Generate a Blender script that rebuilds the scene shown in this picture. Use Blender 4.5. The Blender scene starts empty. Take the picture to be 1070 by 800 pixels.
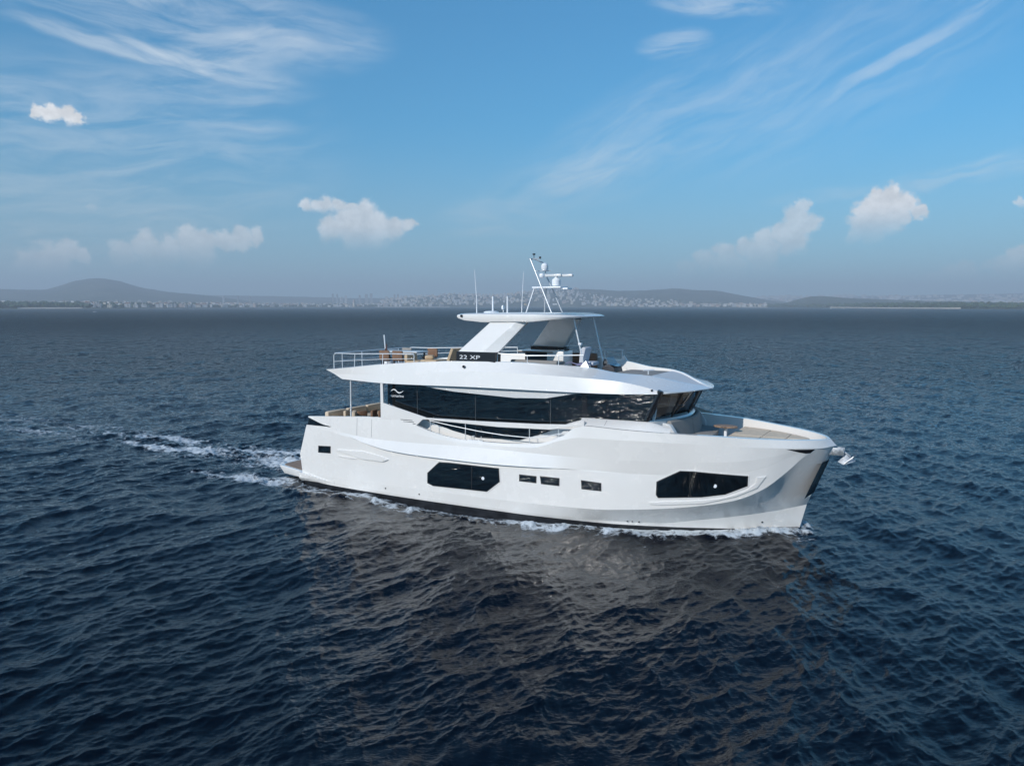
import bpy, bmesh, math, random
import numpy as np
from mathutils import Vector, Matrix

random.seed(7)
R = math.radians
sc = bpy.context.scene
COL = sc.collection

# ------------------------------------------------------------------ camera
EYE = 7.352                      # height of the lens over the water, m
F = 830.0 / 1070.0               # focal length / frame width
PITCH = 5.54
cam_d = bpy.data.cameras.new('camera')
cam_d.sensor_fit = 'HORIZONTAL'; cam_d.sensor_width = 36.0; cam_d.lens = 36.0 * F
cam_d.clip_start = 0.2; cam_d.clip_end = 60000
cam = bpy.data.objects.new('camera', cam_d); COL.objects.link(cam)
cam.location = (0, 0, EYE); cam.rotation_euler = (R(90 - PITCH), 0, 0)
sc.camera = cam

# ------------------------------------------------------------------ the yacht's frame: x forward, y to port, z up
YAW = 29.0
ORG = np.array([-7.33, 34.98])
FWD = np.array([math.cos(R(YAW)), -math.sin(R(YAW))]); PORT = np.array([math.sin(R(YAW)), math.cos(R(YAW))])

# ------------------------------------------------------------------ light
SUN_EL = 29.0
SUN_XY = np.array([-.683, -.731])             # towards the sun, on the ground
sun_d = bpy.data.lights.new('sun', 'SUN'); sun_d.energy = 3.75; sun_d.angle = R(0.53); sun_d.color = (1.0, .97, .925)
sun = bpy.data.objects.new('sun', sun_d); COL.objects.link(sun)
to_sun = Vector((SUN_XY[0] * math.cos(R(SUN_EL)), SUN_XY[1] * math.cos(R(SUN_EL)), math.sin(R(SUN_EL))))
sun.rotation_euler = to_sun.to_track_quat('Z', 'Y').to_euler()

sc.view_settings.view_transform = 'Standard'; sc.view_settings.look = 'None'
sc.view_settings.exposure = 0.0; sc.view_settings.gamma = 1.0; sc.view_settings.use_curve_mapping = False
sc.render.engine = 'CYCLES'
sc.cycles.use_denoising = True
sc.cycles.max_bounces = 8; sc.cycles.glossy_bounces = 4; sc.cycles.diffuse_bounces = 3
sc.cycles.transmission_bounces = 6; sc.cycles.transparent_max_bounces = 12; sc.cycles.volume_bounces = 0
sc.cycles.sample_clamp_indirect = 40.0; sc.cycles.blur_glossy = 0.0

# ------------------------------------------------------------------ sky
class Nodes:
    """short hand for building a node tree"""
    def __init__(s, tree): s.t = tree; s.n = tree.nodes; s.l = tree.links
    def new(s, kind, **kw):
        n = s.n.new(kind)
        for k, v in kw.items(): setattr(n, k, v)
        return n
    def put(s, sock, v):
        if isinstance(v, bpy.types.NodeSocket): s.l.new(v, sock)
        elif v is not None: sock.default_value = v
    def math(s, op, a, b=None, c=None, clamp=False):
        n = s.new('ShaderNodeMath', operation=op, use_clamp=clamp)
        for i, v in enumerate((a, b, c)): s.put(n.inputs[i], v)
        return n.outputs[0]
    def vmath(s, op, a, b=None):
        n = s.new('ShaderNodeVectorMath', operation=op)
        s.put(n.inputs[0], a); s.put(n.inputs[1], b)
        return n.outputs['Value'] if op in ('LENGTH', 'DOT_PRODUCT', 'DISTANCE') else n.outputs[0]
    def noise(s, vec, scale, detail=4, rough=.55, dist=0, dims='3D', lac=2.0):
        n = s.new('ShaderNodeTexNoise', noise_dimensions=dims)
        s.put(n.inputs['Vector'], vec)
        for k, v in (('Scale', scale), ('Detail', detail), ('Roughness', rough), ('Distortion', dist), ('Lacunarity', lac)): s.put(n.inputs[k], v)
        return n.outputs[0]
    def ramp(s, v, lo, hi, to0=0, to1=1, smooth=True):
        n = s.new('ShaderNodeMapRange', interpolation_type='SMOOTHSTEP' if smooth else 'LINEAR')
        n.clamp = True
        s.put(n.inputs['Value'], v)
        for i, k in enumerate((lo, hi, to0, to1)): s.put(n.inputs[i + 1], k)
        return n.outputs[0]
    def mix(s, f, a, b, mode='MIX'):
        n = s.new('ShaderNodeMix', data_type='RGBA', blend_type=mode)
        s.put(n.inputs[0], f)
        for i, v in ((6, a), (7, b)):
            s.put(n.inputs[i], v if isinstance(v, bpy.types.NodeSocket) else (tuple(v) + (1,))[:4])
        return n.outputs[2]
    def comb(s, x, y, z=0):
        n = s.new('ShaderNodeCombineXYZ')
        for i, v in enumerate((x, y, z)): s.put(n.inputs[i], v)
        return n.outputs[0]
    def sep(s, v):
        n = s.new('ShaderNodeSeparateXYZ'); s.put(n.inputs[0], v); return n.outputs

world = bpy.data.worlds.new('World'); sc.world = world; world.use_nodes = True
W = Nodes(world.node_tree); W.n.clear()
SKY_STRENGTH = 0.10
sky = W.new('ShaderNodeTexSky', sky_type='NISHITA')
sky.sun_disc = False; sky.sun_elevation = R(SUN_EL); sky.sun_rotation = math.atan2(SUN_XY[0], SUN_XY[1]) % (2 * math.pi)
sky.altitude = 0; sky.air_density = 1.5; sky.dust_density = 0.0; sky.ozone_density = 8.0
co = W.new('ShaderNodeTexCoord').outputs['Generated']
cx, cy, cz = W.sep(co)
# the band of the sky next to the horizon is left to the haze: the clear sky starts a few degrees up
W.put(sky.inputs[0], W.vmath('NORMALIZE', W.comb(cx, cy, W.math('MULTIPLY_ADD', W.math('MAXIMUM', cz, 0.0), .92, .075))))
AZ = W.math('MULTIPLY', W.math('ARCTAN2', cx, cy), 57.29578)             # degrees to the right of +Y
EL = W.math('MULTIPLY', W.math('ARCSINE', cz), 57.29578)
def el_az(px, py):
    # direction of a point of the sky, measured off the photograph once
    a = (px - 535) / 830.0; b = (400 - py) / 830.0; p = R(PITCH)
    v = np.array([a, math.cos(p) + b * math.sin(p), -math.sin(p) + b * math.cos(p)]); v /= np.linalg.norm(v)
    return math.degrees(math.atan2(v[0], v[1])), math.degrees(math.asin(v[2]))
cloud_uv = W.comb(AZ, EL, 0)
# heaped clouds: billows (point, radius) with edges frayed by noise; strength; the level where the base melts away
D = 830 * math.pi / 180      # photograph pixels to a degree, near enough
fray = W.new('ShaderNodeTexNoise'); W.put(fray.inputs['Vector'], cloud_uv)
for k, v in (('Scale', .95), ('Detail', 8), ('Roughness', .60)): fray.inputs[k].default_value = v
warp = W.vmath('ADD', cloud_uv, W.vmath('MULTIPLY', W.vmath('SUBTRACT', fray.outputs['Color'], (.5, .5, .5)), (2.0, 1.7, 0)))
CLOUDS = [
    ([(42, 119, 8), (56, 120, 9), (70, 121, 9), (80, 124, 7), (50, 118, 8)], .95, 133, 8),
    ([(322, 216, 9), (338, 215, 11), (354, 216, 10), (366, 218, 7)], .74, 226, 10),
    ([(345, 240, 14), (362, 232, 18), (380, 226, 17), (396, 232, 15), (410, 238, 13), (426, 236, 8), (372, 246, 20), (392, 248, 18)], .74, 268, 34),
    ([(130, 266, 14), (152, 256, 15), (175, 262, 14), (196, 250, 15), (214, 254, 14), (234, 252, 12), (252, 250, 13), (268, 244, 9), (205, 264, 20), (165, 268, 18)], .58, 288, 40),
    ([(30, 274, 14), (52, 268, 15), (70, 262, 12), (86, 268, 9), (50, 280, 20)], .52, 296, 36),
    ([(838, 216, 9), (832, 228, 13), (845, 234, 13), (818, 242, 13), (800, 252, 13), (778, 258, 12), (756, 264, 12), (736, 272, 12), (715, 280, 12), (828, 250, 18), (796, 268, 20), (760, 280, 20)], .62, 300, 56),
    ([(918, 206, 9), (932, 206, 12), (946, 214, 12), (960, 222, 9), (906, 218, 13), (924, 224, 20), (900, 236, 14), (890, 248, 10), (912, 244, 12), (940, 230, 12)], .92, 264, 46),
    ([(1066, 211, 6), (1074, 212, 7)], .6, 220, 8),
    ([(1046, 278, 12), (1064, 270, 12), (1080, 266, 14), (1060, 284, 16)], .50, 300, 34), ([(990, 290, 14), (1010, 284, 12), (975, 294, 12)], .30, 304, 30), ([(95, 217, 5)], .2, 222, 6)]
puffs = None
for circles, st, base, soft in CLOUDS:
    f = None
    for px, py, r in circles:
        a0, e0 = el_az(px, py)
        d = W.math('SUBTRACT', 1.0, W.math('DIVIDE', W.vmath('DISTANCE', warp, (a0, e0, 0)), r / D))
        f = d if f is None else W.math('MAXIMUM', f, d)
    eb = el_az(circles[0][0], base)[1]
    d = W.math('MULTIPLY', W.math('MULTIPLY', W.ramp(f, -.12, .42), st), W.ramp(EL, eb, eb + soft / D))
    puffs = d if puffs is None else W.math('MAXIMUM', puffs, d)
# high thin streaks: (point, half length, half width, tilt in degrees, strength)
STREAKS = [((170, 58), 120, 9, -6, .70), ((250, 52), 60, 20, 8, .40), ((190, 20), 150, 40, -4, .40), ((200, 90), 110, 16, 2, .30), ((330, 40), 70, 30, 0, .30), ((262, 127), 40, 9, 0, .28), ((15, 100), 30, 6, 0, .25),
           ((700, 130), 190, 46, 24, .25), ((620, 178), 70, 16, 14, .42), ((960, 48), 130, 6, 27, .38), ((880, 85), 160, 60, 25, .16), ((705, 46), 34, 14, 5, .5), ((750, 5), 60, 10, -8, .55),
           ((1030, 176), 100, 11, 9, .50), ((850, 205), 50, 7, 4, .2), ((520, 225), 60, 22, 4, .22), ((560, 240), 90, 8, 3, .16), ((60, 180), 230, 95, 6, .36)]
cirrus = None
wob = W.noise(cloud_uv, .12, 3, .5)
for (px, py), ln, wd, tilt, st in STREAKS:
    a0, e0 = el_az(px, py); c, s = math.cos(R(tilt)), math.sin(R(tilt))
    du, dv = W.math('SUBTRACT', AZ, a0), W.math('SUBTRACT', EL, e0)
    u = W.math('ADD', W.math('MULTIPLY', du, c), W.math('MULTIPLY', dv, s)); v = W.math('SUBTRACT', W.math('MULTIPLY', dv, c), W.math('MULTIPLY', du, s))
    v = W.math('ADD', v, W.math('MULTIPLY', W.math('SUBTRACT', wob, .5), 2.2))
    fib = W.noise(W.comb(W.math('MULTIPLY', u, .16), W.math('MULTIPLY', v, .85), a0), 1.0, 6, .62, .6)
    un = W.math('DIVIDE', u, ln / D); vn = W.math('DIVIDE', v, wd / D)
    m = W.math('SUBTRACT', 1.0, W.math('ADD', W.math('MULTIPLY', un, un), W.math('MULTIPLY', vn, vn)))
    d = W.math('MULTIPLY', W.math('MULTIPLY', W.ramp(m, -.6, 1.0), W.ramp(fib, .30, .75)), st)
    cirrus = d if cirrus is None else W.math('SUBTRACT', 1.0, W.math('MULTIPLY', W.math('SUBTRACT', 1.0, cirrus), W.math('SUBTRACT', 1.0, d)))
SKY_TINT = (.57, 1.26, 1.36)
sky_c = W.mix(1.0, sky.outputs[0], SKY_TINT, 'MULTIPLY')
lump = W.ramp(W.noise(cloud_uv, .9, 6, .6), .3, .7, .78, 1.06)
cl = W.new('ShaderNodeVectorMath', operation='SCALE'); cl.inputs[0].default_value = (9.8, 9.9, 10.1); W.put(cl.inputs[3], lump)
sky_c = W.mix(cirrus, sky_c, (8.2, 8.9, 9.5))
sky_c = W.mix(W.ramp(EL, 13, .0, 0, .42), sky_c, (4.6, 5.2, 5.45))
sky_c = W.mix(puffs, sky_c, cl.outputs[0])
bg = W.new('ShaderNodeBackground'); W.put(bg.inputs[0], sky_c); bg.inputs[1].default_value = SKY_STRENGTH
W.l.new(bg.outputs[0], W.new('ShaderNodeOutputWorld').inputs[0])

# ------------------------------------------------------------------ helpers
def material(name, color, rough=.5, metal=0., coat=0., vary=0., vscale=3., bump=0., bscale=20., spec=.5, emit=None):
    m = bpy.data.materials.new(name); m.use_nodes = True
    N = Nodes(m.node_tree); b = N.n['Principled BSDF']
    b.inputs['Base Color'].default_value = tuple(color) + (1,)
    b.inputs['Roughness'].default_value = rough; b.inputs['Metallic'].default_value = metal
    b.inputs['Coat Weight'].default_value = coat; b.inputs['Coat Roughness'].default_value = .02
    b.inputs['Specular IOR Level'].default_value = spec
    pos = N.new('ShaderNodeTexCoord').outputs['Object']
    if vary:
        n = N.noise(pos, vscale, 5, .6)
        N.put(b.inputs['Base Color'], N.mix(N.ramp(n, .3, .7), [c * (1 - vary) for c in color], [min(1, c * (1 + vary)) for c in color]))
        N.put(b.inputs['Roughness'], N.ramp(n, .25, .75, max(.02, rough * .8), min(1, rough * 1.25)))
    if bump:
        bn = N.new('ShaderNodeBump'); bn.inputs['Strength'].default_value = bump; bn.inputs['Distance'].default_value = .01
        N.put(bn.inputs['Height'], N.noise(pos, bscale, 3, .6)); N.put(b.inputs['Normal'], bn.outputs[0])
    return m
M = {}
M['white'] = material('white_gelcoat', (.785, .752, .708), .25, coat=1.0, vary=.015, vscale=.8)
M['nonskid'] = material('grey_nonskid', (.60, .60, .60), .6, vary=.03, vscale=6, bump=.15, bscale=220)
M['boot'] = material('dark_antifouling', (.012, .013, .016), .35, vary=.3, vscale=4)
M['black'] = material('black_paint', (.012, .012, .014), .22, coat=.3)
M['gasket'] = material('black_rubber', (.01, .01, .01), .55)
M['glass'] = material('black_tinted_glass', (.003, .004, .005), .012, spec=1.0, coat=.5)
M['steel'] = material('polished_steel', (.78, .78, .77), .34, metal=.30, vary=.05, vscale=9)
M['beige'] = material('beige_canvas', (.66, .53, .39), .85, vary=.08, vscale=7, bump=.35, bscale=160)
M['tan'] = material('tan_leather', (.50, .36, .22), .6, vary=.1, vscale=6, bump=.2, bscale=90)
M['brown'] = material('brown_canvas', (.20, .11, .065), .8, vary=.15, vscale=8, bump=.3, bscale=140)
M['taupe'] = material('taupe_canvas', (.27, .25, .23), .85, vary=.06, vscale=7, bump=.3, bscale=160)
M['greyfab'] = material('pale_grey_canvas', (.55, .56, .60), .8, vary=.05, vscale=7)
M['violet'] = material('violet_grey_canvas', (.24, .22, .34), .8, vary=.08, vscale=7)
M['dark'] = material('dark_trim', (.03, .03, .035), .5, vary=.1)
M['seam'] = material('grey_sealant', (.22, .22, .22), .6)
M['galvanised'] = material('galvanised_steel', (.40, .41, .42), .42, metal=.75, vary=.2, vscale=14)
M['joint'] = material('grey_glazing_joint', (.055, .06, .065), .4)
M['mast'] = material('grey_painted_tube', (.50, .52, .54), .35, metal=.2, vary=.08, vscale=12)
M['greywhite'] = material('light_grey_paint', (.62, .62, .61), .3, coat=.4)
M['plastic'] = material('white_plastic', (.78, .79, .80), .35)
M['interior'] = material('grey_panelling', (.30, .30, .30), .6, vary=.05)
M['flag'] = material('dark_red_cloth', (.06, .028, .026), .85, vary=.5, vscale=3.2)
def teak():
    m = bpy.data.materials.new('teak_planks'); m.use_nodes = True
    N = Nodes(m.node_tree); b = N.n['Principled BSDF']; b.inputs['Roughness'].default_value = .6
    p = N.new('ShaderNodeTexCoord').outputs['Object']; x, y, z = N.sep(p)
    seam = N.math('PINGPONG', y, .035); line = N.ramp(seam, .002, .005)
    g = N.noise(N.vmath('MULTIPLY', p, (1.5, 22, 4)), 3, 5, .65)
    c = N.mix(N.ramp(g, .25, .75), (.22, .135, .085), (.36, .24, .16))
    N.put(b.inputs['Base Color'], N.mix(line, (.02, .018, .016), c))
    return m
M['teak'] = teak()
def wind_glass():
    m = bpy.data.materials.new('clear_tinted_glass'); m.use_nodes = True
    N = Nodes(m.node_tree); N.n.clear()
    tr = N.new('ShaderNodeBsdfTransparent'); tr.inputs[0].default_value = (.46, .50, .52, 1)
    gl = N.new('ShaderNodeBsdfGlossy'); gl.inputs['Roughness'].default_value = .01; gl.inputs[0].default_value = (.9, .95, 1, 1)
    fr = N.new('ShaderNodeFresnel'); fr.inputs[0].default_value = 1.7
    mx = N.new('ShaderNodeMixShader'); N.put(mx.inputs[0], fr.outputs[0]); N.put(mx.inputs[1], tr.outputs[0]); N.put(mx.inputs[2], gl.outputs[0])
    N.l.new(mx.outputs[0], N.new('ShaderNodeOutputMaterial').inputs[0])
    return m
M['clear'] = wind_glass()

def tag(o, label=None, cat=None, group=None, kind=None):
    if label: o['label'] = label
    if cat: o['category'] = cat
    if group: o['group'] = group
    if kind: o['kind'] = kind
    return o
def empty(name, loc=(0, 0, 0), rz=0., label=None, cat=None, group=None):
    o = bpy.data.objects.new(name, None); COL.objects.link(o)
    o.location = loc; o.rotation_euler = (0, 0, rz); o.empty_display_size = .3
    return tag(o, label, cat, group)
class MB:
    """collects shapes and links them as ONE mesh object"""
    def __init__(s): s.v = []; s.f = []; s.m = []
    def add(s, verts, faces, mi=0):
        b = len(s.v); s.v += [tuple(map(float, v)) for v in verts]; s.f += [tuple(b + i for i in f) for f in faces]; s.m += [mi] * len(faces)
        return s
    def box(s, x0, x1, y0, y1, z0, z1, mi=0, ch=0.):
        if x0 > x1: x0, x1 = x1, x0
        if y0 > y1: y0, y1 = y1, y0
        if z0 > z1: z0, z1 = z1, z0
        if ch <= 0:
            v = [(x, y, z) for z in (z0, z1) for x, y in ((x0, y0), (x1, y0), (x1, y1), (x0, y1))]
            return s.add(v, [(3, 2, 1, 0), (4, 5, 6, 7), (0, 1, 5, 4), (1, 2, 6, 5), (2, 3, 7, 6), (3, 0, 4, 7)], mi)
        ch = min(ch, .45 * min(x1 - x0, y1 - y0, z1 - z0)); bm = bmesh.new()
        bmesh.ops.create_cube(bm, size=1)
        for q in bm.verts: q.co = Vector(((x0 + x1) / 2 + q.co.x * (x1 - x0), (y0 + y1) / 2 + q.co.y * (y1 - y0), (z0 + z1) / 2 + q.co.z * (z1 - z0)))
        bmesh.ops.bevel(bm, geom=bm.edges[:], offset=ch, segments=2, profile=.5, affect='EDGES')
        bm.verts.index_update(); s.add([q.co for q in bm.verts], [[q.index for q in f.verts] for f in bm.faces], mi); bm.free()
        return s
    def tube(s, pts, r, n=8, mi=0, r2=None):
        pts = [Vector(p) for p in pts]; rings = []
        for i, p in enumerate(pts):
            t = (pts[min(i + 1, len(pts) - 1)] - pts[max(i - 1, 0)]).normalized()
            a = t.cross(Vector((0, 0, 1)) if abs(t.z) < .95 else Vector((1, 0, 0))).normalized(); b = t.cross(a)
            rr = r if r2 is None else r + (r2 - r) * i / (len(pts) - 1)
            rings.append([p + (a * math.cos(2 * math.pi * k / n) + b * math.sin(2 * math.pi * k / n)) * rr for k in range(n)])
        v = [q for g in rings for q in g]; L = len(rings)
        f = [(i * n + k, i * n + (k + 1) % n, (i + 1) * n + (k + 1) % n, (i + 1) * n + k) for i in range(L - 1) for k in range(n)]
        f += [tuple(range(n))[::-1], tuple((L - 1) * n + k for k in range(n))]
        return s.add(v, f, mi)
    def lathe(s, prof, c, n=20, mi=0, axis='z'):
        v = []; L = len(prof)
        for r, h in prof:
            for k in range(n):
                a = 2 * math.pi * k / n; q = (r * math.cos(a), r * math.sin(a), h)
                if axis == 'x': q = (q[2], q[0], q[1])
                if axis == 'y': q = (q[0], q[2], q[1])
                v.append((c[0] + q[0], c[1] + q[1], c[2] + q[2]))
        f = [(i * n + k, i * n + (k + 1) % n, (i + 1) * n + (k + 1) % n, (i + 1) * n + k) for i in range(L - 1) for k in range(n)]
        f += [tuple(range(n))[::-1], tuple((L - 1) * n + k for k in range(n))]
        return s.add(v, f, mi)
    def prism(s, poly, to3, d0, d1, mi=0):
        """poly in a plane, pushed from depth d0 to d1; to3(a, b, d) -> xyz"""
        n = len(poly)
        v = [to3(a, b, d0) for a, b in poly] + [to3(a, b, d1) for a, b in poly]
        return s.add(v, [tuple(range(n)), tuple(range(2 * n - 1, n - 1, -1))] + [(i, i + n, (i + 1) % n + n, (i + 1) % n) for i in range(n)], mi)
    def grid(s, P, mi=0, cu=False, skip=None):
        """P[i][j] points -> quads"""
        r, c = len(P), len(P[0]); v = [q for row in P for q in row]; f = []
        for i in range(r - 1):
            for j in range(c if cu else c - 1):
                if skip and skip(i, j): continue
                f.append((i * c + j, i * c + (j + 1) % c, (i + 1) * c + (j + 1) % c, (i + 1) * c + j))
        return s.add(v, f, mi)
    def build(s, name, mats, parent=None, smooth=30, bevel=0., fix=True):
        me = bpy.data.meshes.new(name); me.from_pydata(s.v, [], s.f)
        for m in (mats if isinstance(mats, (list, tuple)) else [mats]): me.materials.append(m)
        me.polygons.foreach_set('material_index', s.m)
        if fix:
            bm = bmesh.new(); bm.from_mesh(me); bmesh.ops.remove_doubles(bm, verts=bm.verts, dist=1e-5)
            bmesh.ops.recalc_face_normals(bm, faces=bm.faces); bm.to_mesh(me); bm.free()
        if smooth:
            me.polygons.foreach_set('use_smooth', [True] * len(me.polygons)); me.set_sharp_from_angle(angle=R(smooth))
        me.update()
        o = bpy.data.objects.new(name, me); COL.objects.link(o)
        if parent: o.parent = parent
        if bevel:
            b = o.modifiers.new('bevel', 'BEVEL'); b.width = bevel; b.segments = 2; b.limit_method = 'ANGLE'; b.angle_limit = R(35)
        return o
def text_polys(s, size, sx=1.0):
    cu = bpy.data.curves.new('lettering', 'FONT'); cu.body = s; cu.size = size; cu.extrude = 0; cu.resolution_u = 3
    o = bpy.data.objects.new('lettering', cu); COL.objects.link(o)
    me = bpy.data.meshes.new_from_object(o.evaluated_get(bpy.context.evaluated_depsgraph_get()))
    v = [(q.co.x * sx, q.co.y) for q in me.vertices]; f = [tuple(p.vertices) for p in me.polygons]
    bpy.data.objects.remove(o); bpy.data.curves.remove(cu); bpy.data.meshes.remove(me)
    return v, f
# ---- hull lines: every row is a list of (x, half breadth, z), measured in metres from the transom
ROWS = {
 'keel':  [(.1,.02,-.9),(12,.02,-.9),(17,.02,-.8),(18.6,.02,-.55)],
 'bilge': [(.05,2.3,-.6),(8,2.35,-.6),(12,2.05,-.6),(16,.9,-.55),(18.75,.02,-.45)],
 'wl':    [(.02,2.70,-.3),(6,2.9,-.3),(10,2.84,-.3),(12,2.62,-.3),(13,2.42,-.3),(15,1.85,-.3),(16.5,1.2,-.3),(18,.5,-.3),(18.95,.02,-.3)],
 'boot':  [(.0,2.77,.2),(1.64,2.85,.1),(4,2.92,.07),(6,2.95,.06),(10,2.9,.05),(12,2.68,.03),(13.5,2.42,.02),(15.3,1.9,.03),(16.5,1.38,.02),(18,.62,.0),(19.22,.02,-.02)],
 'chine': [(-.0,2.79,.27),(4,2.94,.16),(6,2.97,.14),(10,2.93,.13),(12,2.74,.12),(14.9,2.10,.15),(16.5,1.55,.35),(18.5,.66,.68),(19.44,.02,.88)],
 'flare': [(-.03,2.80,.45),(4,2.96,.45),(6,3.0,.46),(10,3.0,.5),(13,2.90,.57),(14.5,2.74,.70),(16.5,2.30,.97),(17.6,1.98,1.22),(18.4,1.66,1.62),(19.05,1.27,2.2),(19.5,1.0,2.66),(19.8,.74,2.82),(20.03,.42,2.855),(20.2,.02,2.86)],
 'mid':   [(-.15,2.79,1.25),(4,2.95,1.2),(6,3.0,1.15),(10,3.0,1.15),(13,2.91,1.2),(14.5,2.75,1.3),(16.5,2.33,1.5),(17.6,2.02,1.68),(18.4,1.69,1.96),(19.05,1.3,2.46),(19.5,1.03,2.74),(19.8,.75,2.85),(20.04,.43,2.865),(20.22,.02,2.867)],
 'clow':  [(.16,2.74,2.36),(1.5,2.86,2.3),(2.69,2.92,2.14),(3.5,2.94,1.99),(4.72,2.96,1.82),(6.02,2.98,1.76),(8.67,2.99,1.74),(12,2.94,1.82),(14.5,2.72,1.86),(16.5,2.37,1.95),(17.6,2.06,2.1),(18.4,1.71,2.3),(19.05,1.33,2.62),(19.5,1.045,2.80),(19.8,.76,2.86),(20.05,.435,2.872),(20.235,.02,2.873)],
 'chigh': [(.17,2.74,2.38),(1.5,2.86,2.33),(2.69,2.92,2.17),(3.5,3.02,2.01),(4.72,3.08,1.84),(6.02,3.10,1.78),(8.67,3.11,1.76),(11,3.05,1.81),(12.6,2.91,1.88),(14.5,2.72,1.89),(16.5,2.375,1.98),(17.6,2.065,2.13),(18.4,1.715,2.33),(19.05,1.335,2.64),(19.5,1.05,2.81),(19.8,.763,2.864),(20.05,.436,2.875),(20.24,.02,2.876)],
 'crease':[(.2,2.74,2.47),(1.40,2.84,2.49),(2.16,2.88,2.34),(3,2.9,2.25),(3.76,2.92,2.2),(5,2.93,2.2),(8.64,2.94,2.28),(12,2.92,2.27),(14,2.84,2.32),(16.5,2.43,2.4),(17.6,2.11,2.48),(18.4,1.74,2.6),(19.05,1.37,2.77),(19.5,1.06,2.85),(19.8,.77,2.875),(20.05,.44,2.882),(20.25,.02,2.885)],
 'knuck': [(.3,2.74,2.79),(1.45,2.84,2.53),(2.5,2.88,2.5),(4,2.9,2.6),(5.2,2.91,2.64),(5.9,2.92,2.55),(7.2,2.92,2.42),(8,2.92,2.4),(10.7,2.93,2.45),(11.98,2.95,2.83),(12.6,2.96,2.96),(13.74,2.93,2.98),(15,2.8,3.0),(16.3,2.53,2.99),(17.4,2.19,2.96),(18.4,1.76,2.93),(19.5,1.08,2.91),(20,.5,2.9),(20.28,.02,2.9)],
 'top':   [(.3,2.73,2.83),(1.6,2.83,2.92),(4.3,2.87,3.06),(5.1,2.88,3.06),(5.9,2.89,2.86),(6.5,2.89,2.7),(7.2,2.89,2.57),(8,2.89,2.5),(9.4,2.89,2.51),(10.7,2.89,2.59),(11.0,2.89,2.62),(11.98,2.89,2.98),(12.4,2.91,3.28),(12.8,2.92,3.37),(14,2.88,3.33),(15.3,2.73,3.3),(16.8,2.40,3.27),(18.2,1.82,3.2),(19.4,1.06,3.15),(19.9,.50,3.12),(20.1,.02,3.1)],
}
def pchip(pts, x):
    # monotone cubic through (x, value) pairs
    X = np.array([p[0] for p in pts], float); Y = np.array([p[1] for p in pts], float)
    h = np.diff(X); d = np.diff(Y)/h
    m = np.zeros(len(X)); m[0] = d[0]; m[-1] = d[-1]
    for i in range(1, len(X)-1):
        if d[i-1]*d[i] > 0:
            w1 = 2*h[i]+h[i-1]; w2 = h[i]+2*h[i-1]
            m[i] = (w1+w2)/(w1/d[i-1]+w2/d[i])
    x = np.clip(np.asarray(x, float), X[0], X[-1])
    i = np.clip(np.searchsorted(X, x)-1, 0, len(h)-1)
    t = (x-X[i])/h[i]
    return (2*t**3-3*t**2+1)*Y[i]+(t**3-2*t**2+t)*h[i]*m[i]+(-2*t**3+3*t**2)*Y[i+1]+(t**3-t**2)*h[i]*m[i+1]
def row_at(name, x):
    r = ROWS[name]
    return pchip([(a, b) for a, b, c in r], x), pchip([(a, c) for a, b, c in r], x)
SIDE = ['wl','boot','chine','flare','mid','clow','chigh','crease','knuck','top']
def hull_y(x, z):
    # half breadth of the hull's skin at (x, z)
    zs, ys = [], []
    for n in SIDE:
        if x > ROWS[n][-1][0]: continue
        y, zz = row_at(n, x); zs.append(float(zz)); ys.append(float(y))
    return float(np.interp(z, zs, ys))

# ------------------------------------------------------------------ sea
def wave_patch(N, L, wind, wdir, lo, hi, rms, seed, spread=2.0, chop=1.0):
    """a tile of wind waves L metres wide made by summing a sea spectrum"""
    rng = np.random.default_rng(seed)
    k1 = 2 * np.pi * np.fft.fftfreq(N, L / N); KX, KY = np.meshgrid(k1, k1, indexing='ij'); K = np.hypot(KX, KY); K[0, 0] = 1e-6
    Lp = wind * wind / 9.81
    cosw = (KX * math.cos(wdir) + KY * math.sin(wdir)) / K
    S = np.exp(-1.0 / (K * Lp) ** 2) / K ** 3.4 * (np.abs(cosw) ** spread + .03) * np.where(cosw < 0, .25, 1.0)
    lam = 2 * np.pi / K
    S *= 1 / (1 + np.exp(-(lam - lo) / (lo * .12))) / (1 + np.exp((lam - hi) / (hi * .12))); S[0, 0] = 0
    A = np.sqrt(S) * (rng.standard_normal((N, N)) + 1j * rng.standard_normal((N, N)))
    h = np.fft.ifft2(A).real; sc_ = rms / h.std(); h *= sc_
    dx = np.fft.ifft2(1j * KX / K * A).real * sc_ * chop; dy = np.fft.ifft2(1j * KY / K * A).real * sc_ * chop      # water gathers under the crests and sharpens them
    return N, L, np.stack([h, dx, dy], -1).astype(np.float32)
def sample(patch, x, y, rot=0.):
    N, L, T = patch; c, s = math.cos(rot), math.sin(rot)
    u = (x * c + y * s) / L * N; v = (-x * s + y * c) / L * N
    i = np.floor(u).astype(int); j = np.floor(v).astype(int); a = (u - i)[:, None]; b = (v - j)[:, None]
    i0, i1, j0, j1 = i % N, (i + 1) % N, j % N, (j + 1) % N
    q = T[i0, j0] * (1 - a) * (1 - b) + T[i1, j0] * a * (1 - b) + T[i0, j1] * (1 - a) * b + T[i1, j1] * a * b
    return np.stack([q[:, 0], q[:, 1] * c - q[:, 2] * s, q[:, 1] * s + q[:, 2] * c], -1)
def value_noise(x, y, seed=0):
    rng = np.random.default_rng(seed); T = rng.random((256, 256)); i = np.floor(x).astype(int); j = np.floor(y).astype(int)
    a = x - i; b = y - j; a = a * a * (3 - 2 * a); b = b * b * (3 - 2 * b); i %= 256; j %= 256; i1 = (i + 1) % 256; j1 = (j + 1) % 256
    return T[i, j] * (1 - a) * (1 - b) + T[i1, j] * a * (1 - b) + T[i, j1] * (1 - a) * b + T[i1, j1] * a * b
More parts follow.
